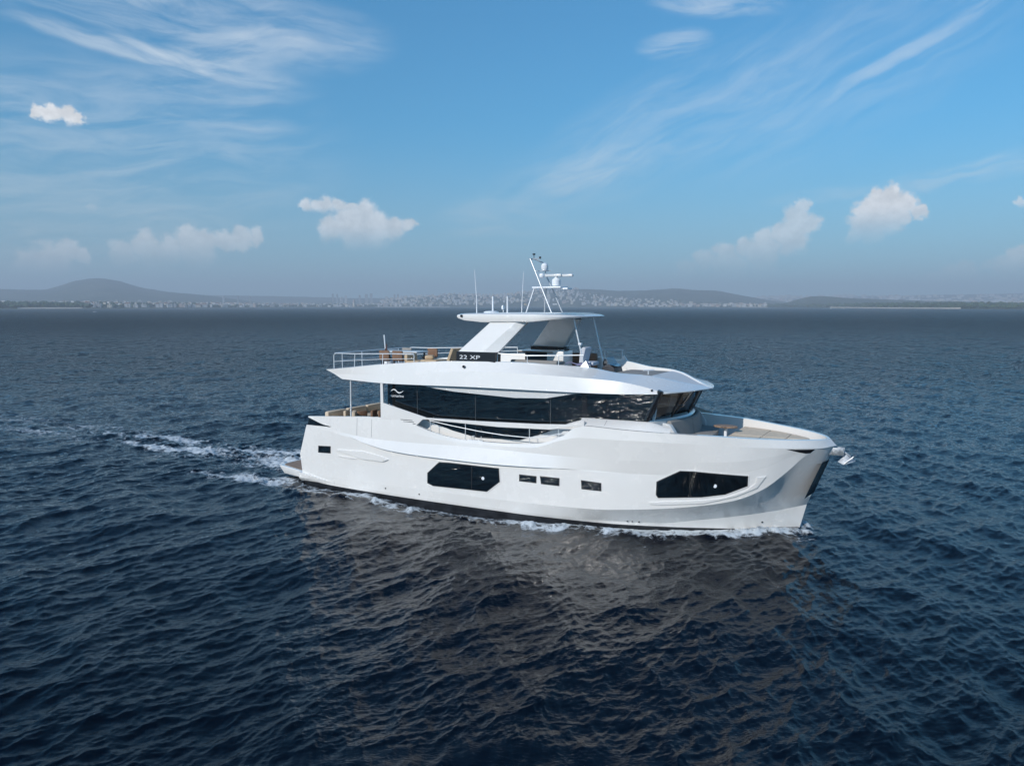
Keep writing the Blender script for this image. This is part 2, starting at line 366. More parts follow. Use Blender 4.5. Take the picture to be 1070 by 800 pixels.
def fbm(x, y, seed=0, o=4):
    t = 0; w = 0
    for k in range(o): t = t + value_noise(x * 2 ** k, y * 2 ** k, seed + k) * .5 ** k; w += .5 ** k
    return t / w
def hull_outline(xb):
    return np.interp(xb, [a for a, b, c in ROWS['boot']], [b for a, b, c in ROWS['boot']], left=0, right=0)
def sstep(a, b, x):
    t = np.clip((x - a) / (b - a), 0, 1); return t * t * (3 - 2 * t)
WIND = R(-62)
P_SWELL = wave_patch(512, 97.0, 4.6, R(-26), 1.5, 40, .050, 3, 5.0, 1.1)
P_CROSS = wave_patch(512, 83.0, 4.4, R(22), 1.3, 30, .044, 5, 5.0, 1.1)
P_CHOP = wave_patch(1024, 61.0, 4.2, WIND + .25, .28, 1.9, .022, 11, 3.0, 1.0)
P_RIPPLE = wave_patch(512, 13.0, 3.0, R(-28) + .4, .06, .42, .0062, 23, 2.5, .9)
def sea_surface(X, Y, step):
    """height, sideways shift and foam of the water at (X, Y); step = mesh size there"""
    xb = (X - ORG[0]) * FWD[0] + (Y - ORG[1]) * FWD[1]; yb = (X - ORG[0]) * PORT[0] + (Y - ORG[1]) * PORT[1]
    gust = .75 + .5 * fbm(X / 38, Y / 55, 71, 3)
    d = sample(P_SWELL, X, Y) * np.clip(2.2 / np.maximum(step, .01), 0, 1)[:, None]
    d += sample(P_CROSS, X, Y) * np.clip(2.2 / np.maximum(step, .01), 0, 1)[:, None]
    d += sample(P_CHOP, X, Y, .31) * (np.clip(.6 / np.maximum(step, .01), 0, 1) ** 1.2 * gust)[:, None]
    d += sample(P_RIPPLE, X, Y, -.4) * (np.clip(.13 / np.maximum(step, .01), 0, 1) * gust)[:, None]
    side = np.abs(yb) - hull_outline(xb)                       # metres off the hull's skin
    along = sstep(-1.0, .6, xb) * (1 - sstep(19.2, 20.2, xb))
    near = along * np.exp(-np.clip(side, 0, 9) / 1.5)
    # the ship's own waves: hump at the bow, hollow along the side, hump at the quarter
    trough = np.interp(xb, [-2, 0, 2, 3.6, 5, 7.5, 11, 14, 16.5, 18, 19.2, 20], [-.08, -.10, -.15, -.06, -.17, -.29, -.18, -.10, -.03, .04, .10, 0])
    calm = 1 - .55 * near
    d *= calm[:, None]
    d[:, 0] += near * trough
    n1 = fbm(xb * 1.5, yb * 1.5, 5); n2 = fbm(xb * 4, yb * 4, 9)
    c1 = .75 + .35 * np.sin(xb * .9)                            # the foam line stands off the skin
    crest = along * np.exp(-((side - c1 - .5 * (n1 - .5) - np.clip(10 - xb, 0, 9) * .05) / .30) ** 2) * (.35 + .65 * sstep(.35, .65, n1))
    d[:, 0] += crest * (.08 + .22 * np.clip(n2 - .2, 0, 1))
    # diverging wave off the quarter
    foam = along * np.clip(1.05 * np.exp(-((side - .62 - .35 * (n1 - .5)) / .55) ** 2) * (.35 + .75 * sstep(.3, .62, n1)) + .55 * np.exp(-np.clip(side, 0, 9) / .35), 0, 1)
    foam *= np.interp(xb, [-1, 1, 3, 5, 8, 12, 17, 19.4], [.8, .7, .8, .95, .95, 1.0, 1.0, 1.0])
    # lace spreading outward from the side
    foam += along * .22 * np.exp(-np.clip(side, 0, 20) / 2.2) * sstep(.45, .7, n1)
    # wake
    aft = sstep(.4, -1.2, xb); L = -xb
    fade = np.exp(-np.clip(L, 0, 200) / 20.0)
    wid = 2.6 + .03 * L
    core = np.exp(-((yb - .6) / (wid * .62)) ** 2)
    edge = np.exp(-((yb + wid * 1.18 + .4 * (n1 - .5)) / .75) ** 2) * np.exp(-np.clip(L, 0, 99) / 6) + .4 * np.exp(-((yb - wid * .85) / 1.1) ** 2)
    lane = fbm(xb * .28, yb * 1.3, 31)
    wake = aft * np.clip((core * .62 + edge * .62) * (.45 + 1.0 * sstep(.36, .66, lane) + .5 * np.exp(-L / 5)) * (fade * 1.30 + .34 * np.exp(-L / 70)) * 1.22, 0, 1)
    foam = np.clip(foam + wake, 0, 1)
    d[:, 0] += aft * (core + edge) * fade * (.34 * (n2 - .5) + .22 * (n1 - .5) - .05)
    # long low wave trains left and right of the wake
    d[:, 0] += aft * .10 * np.exp(-L / 35) * np.cos(2 * np.pi * (L * .10 + (np.abs(yb) - 5) * .18)) * np.exp(-((np.abs(yb) - 6 - L * .28) / 4.5) ** 2)
    # no water inside the hull
    inside = along * (side < -.12) * (xb < 19)
    d[:, 0] = np.where(inside > .5, -.55, d[:, 0]); foam = np.where(inside > .5, 0, foam)
    return d, foam
def build_sea():
    ep = np.concatenate([np.linspace(48, 30, 60, endpoint=False), np.linspace(30, 12, 330, endpoint=False), np.linspace(12, 2, 300, endpoint=False), np.linspace(2, .25, 60, endpoint=False)])
    r = np.concatenate([EYE / np.tan(np.radians(ep)), np.geomspace(EYE / math.tan(R(.25)), 12200, 26)])
    a = np.concatenate([np.linspace(-180, -150, 5, endpoint=False), np.linspace(-150, -44, 300, endpoint=False), np.linspace(-44, 44, 1150), np.linspace(44, 180, 18)[1:-1]])
    A, RR = np.meshgrid(np.radians(a), r); X = (RR * np.sin(A)).ravel(); Y = (RR * np.cos(A)).ravel()
    step = np.maximum(np.gradient(r)[:, None] * np.ones_like(A) * .55, RR * np.radians(np.gradient(a))[None, :]).ravel()
    d, foam = sea_surface(X, Y, step)
    V = np.stack([X + d[:, 1], Y + d[:, 2], d[:, 0]], -1)
    nr, na = len(r), len(a)
    i, j = np.meshgrid(np.arange(nr - 1), np.arange(na), indexing='ij'); j1 = (j + 1) % na
    Fq = np.stack([i * na + j, i * na + j1, (i + 1) * na + j1, (i + 1) * na + j], -1).reshape(-1, 4)
    V = np.vstack([V, [[0, 0, 0]]]); c = len(V) - 1
    tri = np.stack([np.full(na, c), (np.arange(na) + 1) % na, np.arange(na)], -1)
    me = bpy.data.meshes.new('sea')
    loops = np.concatenate([Fq.ravel(), tri.ravel()]).astype(np.int32)
    me.vertices.add(len(V)); me.vertices.foreach_set('co', V.astype(np.float32).ravel())
    me.loops.add(len(loops)); me.loops.foreach_set('vertex_index', loops)
    me.polygons.add(len(Fq) + len(tri))
    st = np.concatenate([np.arange(len(Fq)) * 4, len(Fq) * 4 + np.arange(len(tri)) * 3]).astype(np.int32); me.polygons.foreach_set('loop_start', st)
    me.update(calc_edges=True); me.validate()
    me.polygons.foreach_set('use_smooth', np.ones(len(me.polygons), dtype=bool))
    at = me.attributes.new('foam', 'FLOAT', 'POINT'); at.data.foreach_set('value', np.append(foam, 0).astype(np.float32))
    o = bpy.data.objects.new('sea', me); COL.objects.link(o)
    m = bpy.data.materials.new('sea_water'); m.use_nodes = True; me.materials.append(m)
    N = Nodes(m.node_tree); N.n.clear()
    p = N.new('ShaderNodeNewGeometry').outputs['Position']
    dist = N.vmath('LENGTH', N.vmath('MULTIPLY', p, (1, 1, 0)))
    # ripples finer than the mesh; coarser ones take over with distance where the mesh no longer holds them
    q = N.vmath('MULTIPLY', p, (1.0, 1.45, 1.0))
    rip = N.noise(q, 9.0, 4, .62, .4)
    mid = N.noise(q, 1.5, 5, .6, .5)
    big = N.noise(q, .32, 6, .62, .4)
    ht = N.math('ADD', N.math('MULTIPLY', rip, .009), N.math('ADD', N.math('MULTIPLY', mid, N.ramp(dist, 20, 120, .022, .24)), N.math('MULTIPLY', big, N.ramp(dist, 60, 400, .0, 1.2))))
    bmp = N.new('ShaderNodeBump'); bmp.inputs['Strength'].default_value = 1.0; bmp.inputs['Distance'].default_value = 1.0; N.put(bmp.inputs['Height'], ht)
    body = N.new('ShaderNodeBsdfDiffuse'); body.inputs[0].default_value = (.0003, .0014, .0050, 1)
    gloss = N.new('ShaderNodeBsdfGlossy'); gloss.inputs[0].default_value = (1, 1, 1, 1); N.put(gloss.inputs['Roughness'], N.ramp(dist, 15, 600, .055, .16)); N.put(gloss.inputs['Normal'], bmp.outputs[0])
    fres = N.new('ShaderNodeFresnel'); fres.inputs[0].default_value = 1.333; N.put(fres.inputs['Normal'], bmp.outputs[0])
    water = N.new('ShaderNodeMixShader')          # wave faces turned away hide behind their neighbours, so less of the sky is seen mirrored far out
    N.put(water.inputs[0], N.math('MULTIPLY', fres.outputs[0], N.ramp(dist, 18, 500, .82, .54))); N.put(water.inputs[1], body.outputs[0]); N.put(water.inputs[2], gloss.outputs[0])
    fo = N.new('ShaderNodeAttribute', attribute_name='foam').outputs['Fac']
    lace = N.noise(N.vmath('MULTIPLY', p, (1, 1, .4)), 2.6, 9, .74, .5); cell = N.new('ShaderNodeTexVoronoi', feature='DISTANCE_TO_EDGE'); N.put(cell.inputs['Vector'], N.vmath('ADD', N.vmath('MULTIPLY', p, (1, 1, .2)), N.vmath('MULTIPLY', N.new('ShaderNodeTexNoise').outputs['Color'], (.3, .3, .3)))); cell.inputs['Scale'].default_value = 2.6
    web = N.math('SUBTRACT', 1.0, N.ramp(cell.outputs[0], .0, .22))
    tex = N.math('MULTIPLY_ADD', N.math('SUBTRACT', lace, .5), 3.2, .42)
    tex = N.math('ADD', tex, N.math('MULTIPLY', web, .16))
    fm = N.ramp(N.math('SUBTRACT', N.math('ADD', fo, tex), 1.0), -.10, .55)
    fm = N.math('MULTIPLY', fm, N.ramp(fo, .02, .14))
    foam_b = N.new('ShaderNodeBsdfPrincipled'); foam_b.inputs['Roughness'].default_value = .7
    N.put(foam_b.inputs['Base Color'], N.mix(N.noise(p, 14, 4, .7), (.36, .41, .44), (.78, .80, .81)))
    fb = N.new('ShaderNodeBump'); fb.inputs['Strength'].default_value = .9; fb.inputs['Distance'].default_value = .06; N.put(fb.inputs['Height'], lace); N.put(foam_b.inputs['Normal'], fb.outputs[0])
    mx = N.new('ShaderNodeMixShader'); N.put(mx.inputs[0], fm); N.put(mx.inputs[1], water.outputs[0]); N.put(mx.inputs[2], foam_b.outputs[0])
    N.l.new(mx.outputs[0], N.new('ShaderNodeOutputMaterial').inputs[0])
    tag(o, kind='structure')
build_sea()

# ------------------------------------------------------------------ the far coast
def at_far(px, dist):
    return dist * (px - 535) / (830 * 1.0047), dist
SHORE = [(-260, 1750), (0, 1850), (100, 2050), (200, 2800), (320, 3800), (450, 4300), (560, 4700), (700, 4000), (830, 3200), (930, 2050), (1000, 1800), (1070, 1750), (1330, 1700)]
def shore(px): return np.interp(px, [a for a, b in SHORE], [b for a, b in SHORE])
RIDGES = [  # (distance to the ridge line, depth, [(direction, height over the horizon in photo pixels)])
    (6200, 2400, [(-260, 14), (-100, 20), (-20, 18.5), (10, 17), (45, 16.5), (60, 19.5), (80, 25.5), (103, 28.5), (122, 26), (150, 18.5), (185, 13.5), (215, 11), (260, 5), (300, 0)]),
    (8200, 2200, [(120, 0), (200, 11), (260, 10.5), (330, 9), (370, 8), (420, 8), (440, 7), (520, 6), (560, 0)]),
    (6000, 1900, [(380, 0), (410, 7), (430, 9), (455, 10), (475, 12.2), (490, 11), (520, 11), (550, 14), (575, 17), (600, 17.2), (622, 16.8), (645, 15.4), (672, 15.8), (690, 17), (708, 17.8), (725, 16.3), (748, 15.6), (765, 12.5), (785, 9), (805, 5.5), (830, 3), (860, 0)]),
    (4300, 900, [(805, 0), (820, 3), (835, 7), (850, 10), (866, 9.6), (880, 8.4), (905, 7.4), (930, 6.5), (980, 5), (1030, 4), (1070, 3.5), (1330, 3)]),
    (8800, 2600, [(660, 0), (740, 5), (800, 8), (850, 9), (900, 10), (960, 11), (1020, 12), (1070, 13), (1330, 15)]),
]
def terrain_h(px, dist):
    px = np.asarray(px, float); dist = np.asarray(dist, float)
    inland = dist - shore(px)
    h = 1.5 + 9 * sstep(0, 600, inland) + 8 * sstep(500, 2500, inland)
    for d0, dep, prof in RIDGES:
        hp = pchip(prof, px)
        z = hp / 830 * d0 + EYE
        z = z * (1 + .035 * (fbm(px / 9 + d0, dist / 300, 41, 4) - .5)) 
        front = sstep(d0 - dep, d0, dist); back = 1 - sstep(d0, d0 + dep * 1.2, dist)
        h = np.maximum(h, np.where(hp > .05, z * front * back, 0))
    h = h + 3 * (fbm(px / 4, dist / 160, 77, 3) - .5) * sstep(100, 500, inland)
    return np.where(inland < 0, -2.5, h)
def build_terrain():
    px = np.concatenate([np.linspace(-255, 1325, 640)]); rows = []
    t = np.concatenate([[-.01, 0, .004, .012], np.geomspace(.02, 1, 70)])
    for k in t:
        d = shore(px) + k * (11800 - shore(px)); h = terrain_h(px, np.where(k < 0, d - 60, d))
        if k == 0: h = np.full_like(px, .05)
        if 0 < k < .01: h = np.minimum(h, 2.0)
        x, y = at_far(px, d); rows.append(np.stack([x, y, h], -1))
    mb = MB(); mb.grid(rows)
    m = bpy.data.materials.new('coast_ground'); m.use_nodes = True
    N = Nodes(m.node_tree); b = N.n['Principled BSDF']; b.inputs['Roughness'].default_value = .9; b.inputs['Specular IOR Level'].default_value = .1
    p = N.new('ShaderNodeNewGeometry').outputs['Position']
    n1 = N.noise(p, .005, 7, .7); n2 = N.noise(p, .02, 4, .6)
    c = N.mix(N.ramp(n1, .38, .62), (.03, .05, .028), (.095, .105, .07)); c = N.mix(N.ramp(n2, .55, .75), c, (.11, .115, .09))
    N.put(b.inputs['Base Color'], c)
    o = mb.build('hills', m, smooth=60, fix=False); tag(o, kind='structure')
    # beaches
    sand = material('pale_sand', (.42, .37, .30), .9, vary=.12, vscale=.02)
    for (p0, p1, w) in ((18, 86, 16), (772, 802, 26), (868, 1004, 14), (392, 470, 10)):
        q = np.linspace(p0, p1, 40); g = []
        for k, z in ((-6, .35), (0, 1.0), (1.0 * w, 3.0), (1.8 * w, 3.6)):
            taper = np.clip(np.minimum(q - p0, p1 - q) / (p1 - p0) * 5, 0.05, 1)
            x, y = at_far(q, shore(q) + (k * taper if k > 0 else k)); g.append(np.stack([x, y, np.full_like(q, 0) + z], -1))
        tag(MB().grid(g).build('beach', sand, fix=False), kind='structure')
build_terrain()

# buildings of the far town
TOWN = {'white': material('white_render', (.50, .50, .50), .8), 'cream': material('cream_render', (.48, .44, .37), .8), 'grey': material('grey_concrete', (.32, .33, .34), .8),
        'pink': material('pink_render', (.42, .34, .30), .8), 'roof': material('red_roof_tiles', (.22, .13, .10), .85), 'win': material('town_window', (.05, .06, .08), .2), 'gold': material('ochre_dome', (.50, .34, .12), .5)}
def block_mesh(w, d, h, wall, kind):
    mb = MB(); mb.box(-w / 2, w / 2, -d / 2, d / 2, -6, h, 0)
    n = max(1, int(h / 3.2))
    for k in range(n):                                  # bands of windows on the seaward side
        z = h * (k + .45) / n; m = max(2, int(w / 4.5))
        for i in range(m):
            x = -w / 2 + w * (i + .5) / m; mb.box(x - .9, x + .9, -d / 2 - .12, -d / 2 - .01, z, z + 1.3, 2)
    if kind == 'flat':
        mb.box(-w / 2 - .3, w / 2 + .3, -d / 2 - .3, d / 2 + .3, h, h + .5, 0); mb.box(-w * .18, w * .12, -d * .2, d * .2, h + .5, h + 2.8, 0)
    else:
        e = .6; v = [(-w / 2 - e, -d / 2 - e, h), (w / 2 + e, -d / 2 - e, h), (w / 2 + e, d / 2 + e, h), (-w / 2 - e, d / 2 + e, h), (-w * .28, 0, h + d * .28), (w * .28, 0, h + d * .28)]
        mb.add(v, [(0, 1, 5, 4), (2, 3, 4, 5), (1, 2, 5), (3, 0, 4), (3, 2, 1, 0)], 1)
    return mb, [TOWN[wall], TOWN['roof'], TOWN['win']]
PROTO = {}
def place_block(px, dist, w, h, wall, kind, label, group, d=None, name='building', cat='building'):
    x, y = at_far(px, dist); z = float(terrain_h(np.array([px]), np.array([dist]))[0])
    key = (round(w), round(h), wall, kind)
    if key not in PROTO:
        mb, mats = block_mesh(w, d or min(w, 14), h, wall, kind); o = mb.build(name, mats, smooth=0); PROTO[key] = o.data
    else:
        o = bpy.data.objects.new(name, PROTO[key]); COL.objects.link(o)
    o.location = (x, y, z); o.rotation_euler = (0, 0, -math.atan2(x, y) + random.uniform(-.25, .25))
    return tag(o, label, cat, group)
rnd = random.Random(20)
def pick(w): return rnd.choices(['white', 'cream', 'grey', 'pink'], w)[0]
# (direction range, distance inland range, how many, widths, heights, colours, roofs flat share, label, group)
CLUSTERS = [
    (88, 205, 40, 380, 30, (6, 15), (6, 11), (6, 2, 2, 1), .6, 'small pale waterside house below the tall rounded hill', 'houses along the shore below the tall hill'),
    (95, 200, 700, 1500, 14, (8, 14), (10, 18), (3, 3, 4, 1), .9, 'pale apartment block on the slope of the tall rounded hill', 'apartment blocks on the slope of the tall hill'),
    (205, 335, 40, 400, 30, (8, 20), (7, 12), (6, 2, 2, 1), .7, 'low white building on the far shore between the tall hill and the hazy towers', 'low buildings between the hill and the towers'),
    (398, 500, 60, 1100, 40, (8, 20), (8, 18), (4, 3, 3, 1), .8, 'pale block of the hillside town behind the aft end of the hardtop', 'town blocks behind the aft end of the hardtop'),
    (500, 600, 60, 900, 44, (8, 22), (8, 16), (4, 4, 2, 2), .75, 'pale block of the hillside town behind the radar mast', 'town blocks behind the radar mast'),
    (605, 800, 60, 700, 52, (8, 20), (7, 12), (6, 3, 2, 1), .7, 'pale house at the foot of the long wooded hill', 'houses at the foot of the long wooded hill'),
    (800, 1070, 3400, 5600, 62, (16, 40), (14, 32), (6, 4, 2, 1), .9, 'pale hazy block on the plateau behind the low dark headland', 'plateau blocks behind the low headland'),
]
for p0, p1, d0, d1, n, ww, hh, cols, flat, label, group in CLUSTERS:
    for k in range(n):
        px = p0 + (p1 - p0) * (k + rnd.random()) / n; dist = float(shore(px)) + d0 + (d1 - d0) * rnd.random() ** 1.4
        place_block(px, dist, rnd.uniform(*ww) // 4 * 4 + 4, rnd.uniform(*hh) // 3 * 3 + 3, pick(cols), 'flat' if rnd.random() < flat else 'hip', label, group)
# the tower blocks that stand up in the haze
for i, (px, hpx, wpx, wall) in enumerate([(348, 12.5, 2.0, 'grey'), (352.5, 12, 1.8, 'grey'), (357, 9, 2.6, 'white'), (361.5, 10.5, 2.4, 'white'), (376, 11, 2.0, 'grey'), (383, 12, 3.6, 'grey'), (388, 12.5, 3.2, 'grey'), (404, 9.5, 3, 'white'), (409, 8.5, 3, 'cream'), (412.5, 12, 2, 'grey'), (416, 12, 2, 'grey'), (234, 10, 1.5, 'white'), (249, 10.5, 1.4, 'grey'), (262, 9.5, 1.4, 'grey')]):
    dist = 5600 if px > 300 else 4600
    z = float(terrain_h(np.array([px]), np.array([dist]))[0]); h = hpx / 830 * dist + EYE - z
    place_block(px, dist, max(8, wpx / 830 * dist * .9), max(12, h), wall, 'flat', 'tall hazy tower block rising over the far shore left of the hardtop', 'tower blocks in the haze', d=12, name='tower_block', cat='tower block')
# single landmarks
def lighthouse():
    x, y = at_far(370, float(shore(370)) + 40); o = empty('lighthouse', (x, y, 1.5), 0, 'cream round tower with a darker cap standing at the waterline below the hazy tower blocks', 'lighthouse')
    MB().lathe([(8.5, -3), (8.2, 2), (6.6, 20), (6.2, 27)], (0, 0, 0), 20).build('tower', TOWN['cream'], o)
    MB().lathe([(8.6, 27), (8.6, 28.4), (5, 28.6)], (0, 0, 0), 20).build('gallery', TOWN['pink'], o)
    MB().lathe([(4.2, 28.6), (4.2, 33.5), (5.0, 33.7), (2.4, 37), (.3, 39)], (0, 0, 0), 16).build('lantern', TOWN['pink'], o)
lighthouse()
def dome_hall():
    x, y = at_far(549, float(shore(549)) + 60); o = empty('domed_hall', (x, y, 2), 0, 'ochre hall with a low dome at the waterline behind the foot of the radar mast', 'hall')
    MB().box(-20, 20, -12, 12, -4, 9).build('wall', TOWN['gold'], o, smooth=0)
    MB().lathe([(13, 9), (12.5, 12), (10, 16), (5.5, 19), (.5, 20.3)], (0, 0, 0), 20).build('dome', TOWN['gold'], o)
dome_hall()
def church():
    x, y = at_far(629.5, float(shore(629)) + 420); z = float(terrain_h(np.array([629.5]), np.array([float(shore(629)) + 420]))[0])
    o = empty('white_church', (x, y, z), .2, 'bright white church with a square belfry below the hill, to the right of the hardtop', 'church')
    mb = MB().box(-16, 16, -9, 9, -4, 11); mb.add([(-17, -10, 11), (17, -10, 11), (17, 10, 11), (-17, 10, 11), (-17, 0, 17), (17, 0, 17)], [(0, 1, 5, 4), (2, 3, 4, 5), (0, 4, 3), (1, 2, 5)]); mb.build('nave', TOWN['white'], o, smooth=0)
    MB().box(-8, 0, -14, -6, -4, 21).build('belfry', TOWN['white'], o, smooth=0)
    MB().add([(-8.6, -14.6, 21), (.6, -14.6, 21), (.6, -5.4, 21), (-8.6, -5.4, 21), (-4, -10, 27)], [(0, 1, 4), (1, 2, 4), (2, 3, 4), (3, 0, 4), (3, 2, 1, 0)]).build('spire', TOWN['white'], o, smooth=0)
church()
place_block(967.5, 6900, 60, 34, 'white', 'flat', 'broad bright white block, the wider of two on the plateau above the low dark headland', None, d=20)
place_block(983.5, 7000, 46, 40, 'cream', 'flat', 'tall cream block, taller of two bright ones on the plateau above the low headland', None, d=20)
place_block(352, float(shore(352)) + 90, 44, 7, 'white', 'flat', 'long low white shed at the waterline left of the round tower', None, d=14, name='shed', cat='shed')
place_block(366, float(shore(366)) + 30, 14, 9, 'white', 'flat', 'small bright white kiosk beside the round tower at the waterline', None, d=12, name='kiosk', cat='kiosk')
# woods along the shore
def woods():
    mb = MB(); rg = random.Random(4)
    ico = bmesh.new(); bmesh.ops.create_icosphere(ico, subdivisions=1, radius=1.0); iv = [q.co.copy() for q in ico.verts]; jf = [[q.index for q in f.verts] for f in ico.faces]; ico.free()
    for p0, p1, d0, d1, n, hh in ((-40, 95, 60, 500, 420, (7, 12)), (88, 212, 130, 700, 520, (6, 11)), (205, 345, 70, 500, 460, (6, 10)), (340, 470, 90, 600, 300, (6, 10)), (605, 800, 120, 900, 380, (5, 9)), (800, 1075, 50, 700, 700, (5, 9))):
        for k in range(n):
            px = p0 + (p1 - p0) * rg.random(); dist = float(shore(px)) + d0 + (d1 - d0) * rg.random() ** 1.3; x, y = at_far(px, dist); z = float(terrain_h(np.array([px]), np.array([dist]))[0]); h = rg.uniform(*hh); w = h * rg.uniform(.5, 1.1)
            for c in range(2):
                ox, oz = rg.uniform(-.5, .5) * w, rg.uniform(0, .25) * h
                mb.add([(x + ox + q.x * w * rg.uniform(.6, .9), y + q.y * w, z + h * .45 + oz + q.z * h * rg.uniform(.4, .6)) for q in iv], jf)
    m = material('wood_foliage', (.05, .075, .045), .9, vary=.5, vscale=.03, spec=.1)
    tag(mb.build('woods', m, smooth=0, fix=False), kind='stuff')
woods()
def town_mass():
    """the rest of the town: hundreds of specks one could not count"""
    mb = MB(); rg = random.Random(9)
    for p0, p1, d0, d1, n, ww, hh in ((0, 95, 500, 2200, 110, (5, 12), (7, 14)), (85, 215, 60, 1700, 220, (4, 10), (6, 14)), (205, 400, 60, 900, 240, (6, 14), (8, 14)), (395, 605, 100, 1700, 520, (6, 15), (7, 15)), (605, 800, 80, 800, 220, (6, 15), (6, 10)), (760, 1075, 3200, 6200, 520, (12, 34), (10, 26))):
        for k in range(n):
            px = rg.uniform(p0, p1); dist = float(shore(px)) + rg.uniform(d0, d1); x, y = at_far(px, dist); z = float(terrain_h(np.array([px]), np.array([dist]))[0]); w = rg.uniform(*ww); h = rg.uniform(*hh)
            mb.box(x - w / 2, x + w / 2, y - w / 2, y + w / 2, z - 5, z + h, rg.choice((0, 0, 0, 1, 1, 2, 3)))
            if rg.random() < .5: mb.add([(x - w / 2, y - w / 2, z + h), (x + w / 2, y - w / 2, z + h), (x + w / 2, y + w / 2, z + h), (x - w / 2, y + w / 2, z + h), (x, y, z + h + w * .2)], [(0, 1, 4), (1, 2, 4), (2, 3, 4), (3, 0, 4)], 4)
    tag(mb.build('distant_town', [TOWN['white'], TOWN['cream'], TOWN['grey'], TOWN['pink'], TOWN['roof']], smooth=0, fix=False), kind='stuff')
town_mass()
# boats off the far shore
def far_boat(name, px, dist, L, label, sail=False):
    x, y = at_far(px, dist); o = empty(name, (x, y, 0), rnd.uniform(-.3, .3), label, 'boat')
    sec = []
    for i in range(9):
        t = i / 8; b = L * .16 * (1 - max(0, (t - .55) / .45) ** 2) + .02; z1 = L * (.085 + .05 * t * t)
        sec.append([(L * (t - .5), -b, z1), (L * (t - .5), -b * .8, -.3), (L * (t - .5), b * .8, -.3), (L * (t - .5), b, z1)])
    MB().grid(sec, cu=True).add(sec[0], [(0, 1, 2, 3)]).build('hull', TOWN['white'], o)
    MB().box(-L * .22, L * .16, -L * .1, L * .1, L * .08, L * .24, ch=.1).box(-L * .2, L * .17, -L * .102, L * .102, L * .15, L * .2, 1).build('cabin', [TOWN['white'], TOWN['win']], o)
    if sail:
        MB().tube([(0, 0, 0), (0, 0, L * 1.25)], .09, 6).build('mast', TOWN['grey'], o)
        MB().add([(-.1, .05, L * .25), (-L * .42, .05, L * .25), (-.1, .05, L * 1.2), (-.1, -.05, L * .25), (-L * .42, -.05, L * .25), (-.1, -.05, L * 1.2)], [(0, 1, 2), (5, 4, 3), (0, 3, 4, 1), (1, 4, 5, 2), (2, 5, 3, 0)]).build('sail', TOWN['white'], o)
far_boat('motor_boat', 98.5, 930, 4.2, 'tiny white motor boat on the water off the shore below the tall hill')
far_boat('motor_boat', 295, 1600, 3.6, 'faint grey-white boat on the water between the tall hill and the hazy towers')
far_boat('sailing_boat', 868.5, 1950, 5.2, 'tiny white sailing boat off the low headland, the one closer to the yacht', True)
far_boat('sailing_boat', 881.5, 2000, 4.6, 'tiny white sailing boat off the low headland, the one farther from the yacht', True)
# the air between
def haze():
    o = MB().box(-12800, 12800, -12800, 12800, -2.6, 330).build('haze', [], smooth=0)
    m = bpy.data.materials.new('haze_air'); m.use_nodes = True; N = Nodes(m.node_tree); N.n.clear()
    v = N.new('ShaderNodeVolumePrincipled'); v.inputs['Color'].default_value = (.80, .87, .95, 1); v.inputs['Density'].default_value = HAZE_DENSITY; v.inputs['Anisotropy'].default_value = .0
    N.l.new(v.outputs[0], N.new('ShaderNodeOutputMaterial').inputs['Volume']); o.data.materials.append(m); tag(o, kind='stuff')
HAZE_DENSITY = 2.3e-4
haze()

# ------------------------------------------------------------------ the yacht
YZ = -R(YAW)
def ship_to_world(x, y, z=0.):
    p = ORG + FWD * x + PORT * y; return (p[0], p[1], z)
yacht = empty('motor_yacht', ship_to_world(0, 0, 0), YZ, 'large white three-deck motor yacht under way on the dark blue sea', 'yacht')
def deck_z(x): return np.interp(x, [0, 12.3, 12.6, 20], [2.1, 2.1, 2.35, 2.35])
def build_hull():
    n = 150; u = np.linspace(0, 1, n); u = 1 - (1 - u) ** 1.25
    names = ['keel', 'bilge', 'wl', 'boot', 'chine', 'flare', 'mid', 'clow', 'chigh', 'crease', 'knuck', 'top']
    rows = []
    for k in names:
        r = ROWS[k]; x = r[0][0] + (r[-1][0] - r[0][0]) * u; y, z = row_at(k, x); rows.append(np.stack([x, y, z], -1))
    t = rows[-1].copy(); t[:, 1] = np.maximum(t[:, 1] - .13 - .08 * sstep(12.4, 13.2, t[:, 0]), .012); t[:, 0] = np.minimum(t[:, 0], 19.98); rows.append(t)
    b = t.copy(); b[:, 1] = np.maximum(b[:, 1] - .07, .01); b[:, 2] = deck_z(b[:, 0]); rows.append(b)
    mb = MB()
    kn = names.index('crease')
    for sgn in (-1, 1):
        P = [[(p[0], sgn * p[1], p[2]) for p in r] for r in rows]
        mb.grid(P[:4], 1)
        for i, j in ((3, 4), (4, 5), (5, 7), (7, 8), (8, 9)): mb.grid(P[i:j + 1], 0)   # strips, so that every knuckle stays crisp
        mb.grid(P[kn:kn + 2], 0, skip=lambda i, j: rows[kn][j][0] < 1.38)
        for i in range(kn + 1, len(P) - 1): mb.grid(P[i:i + 2], 0)
    L = [[(r[0][0], -r[0][1], r[0][2]) for r in rows[:kn + 1]], [(r[0][0], r[0][1], r[0][2]) for r in rows[:kn + 1]]]
    mb.grid([L[0][:4], L[1][:4]], 1); mb.grid([L[0][3:], L[1][3:]], 0)
    # aft ends of the bulwark wings
    for sgn in (-1, 1):
        mb.add([(r[0][0], sgn * r[0][1], r[0][2]) for r in rows[kn + 1:kn + 4]] + [(rows[kn + 3][0][0], sgn * rows[kn + 3][0][1], rows[kn + 1][0][2])], [(0, 1, 2, 3)])
    return mb.build('hull', [M['white'], M['boot']], yacht, smooth=35, fix=False)
build_hull()
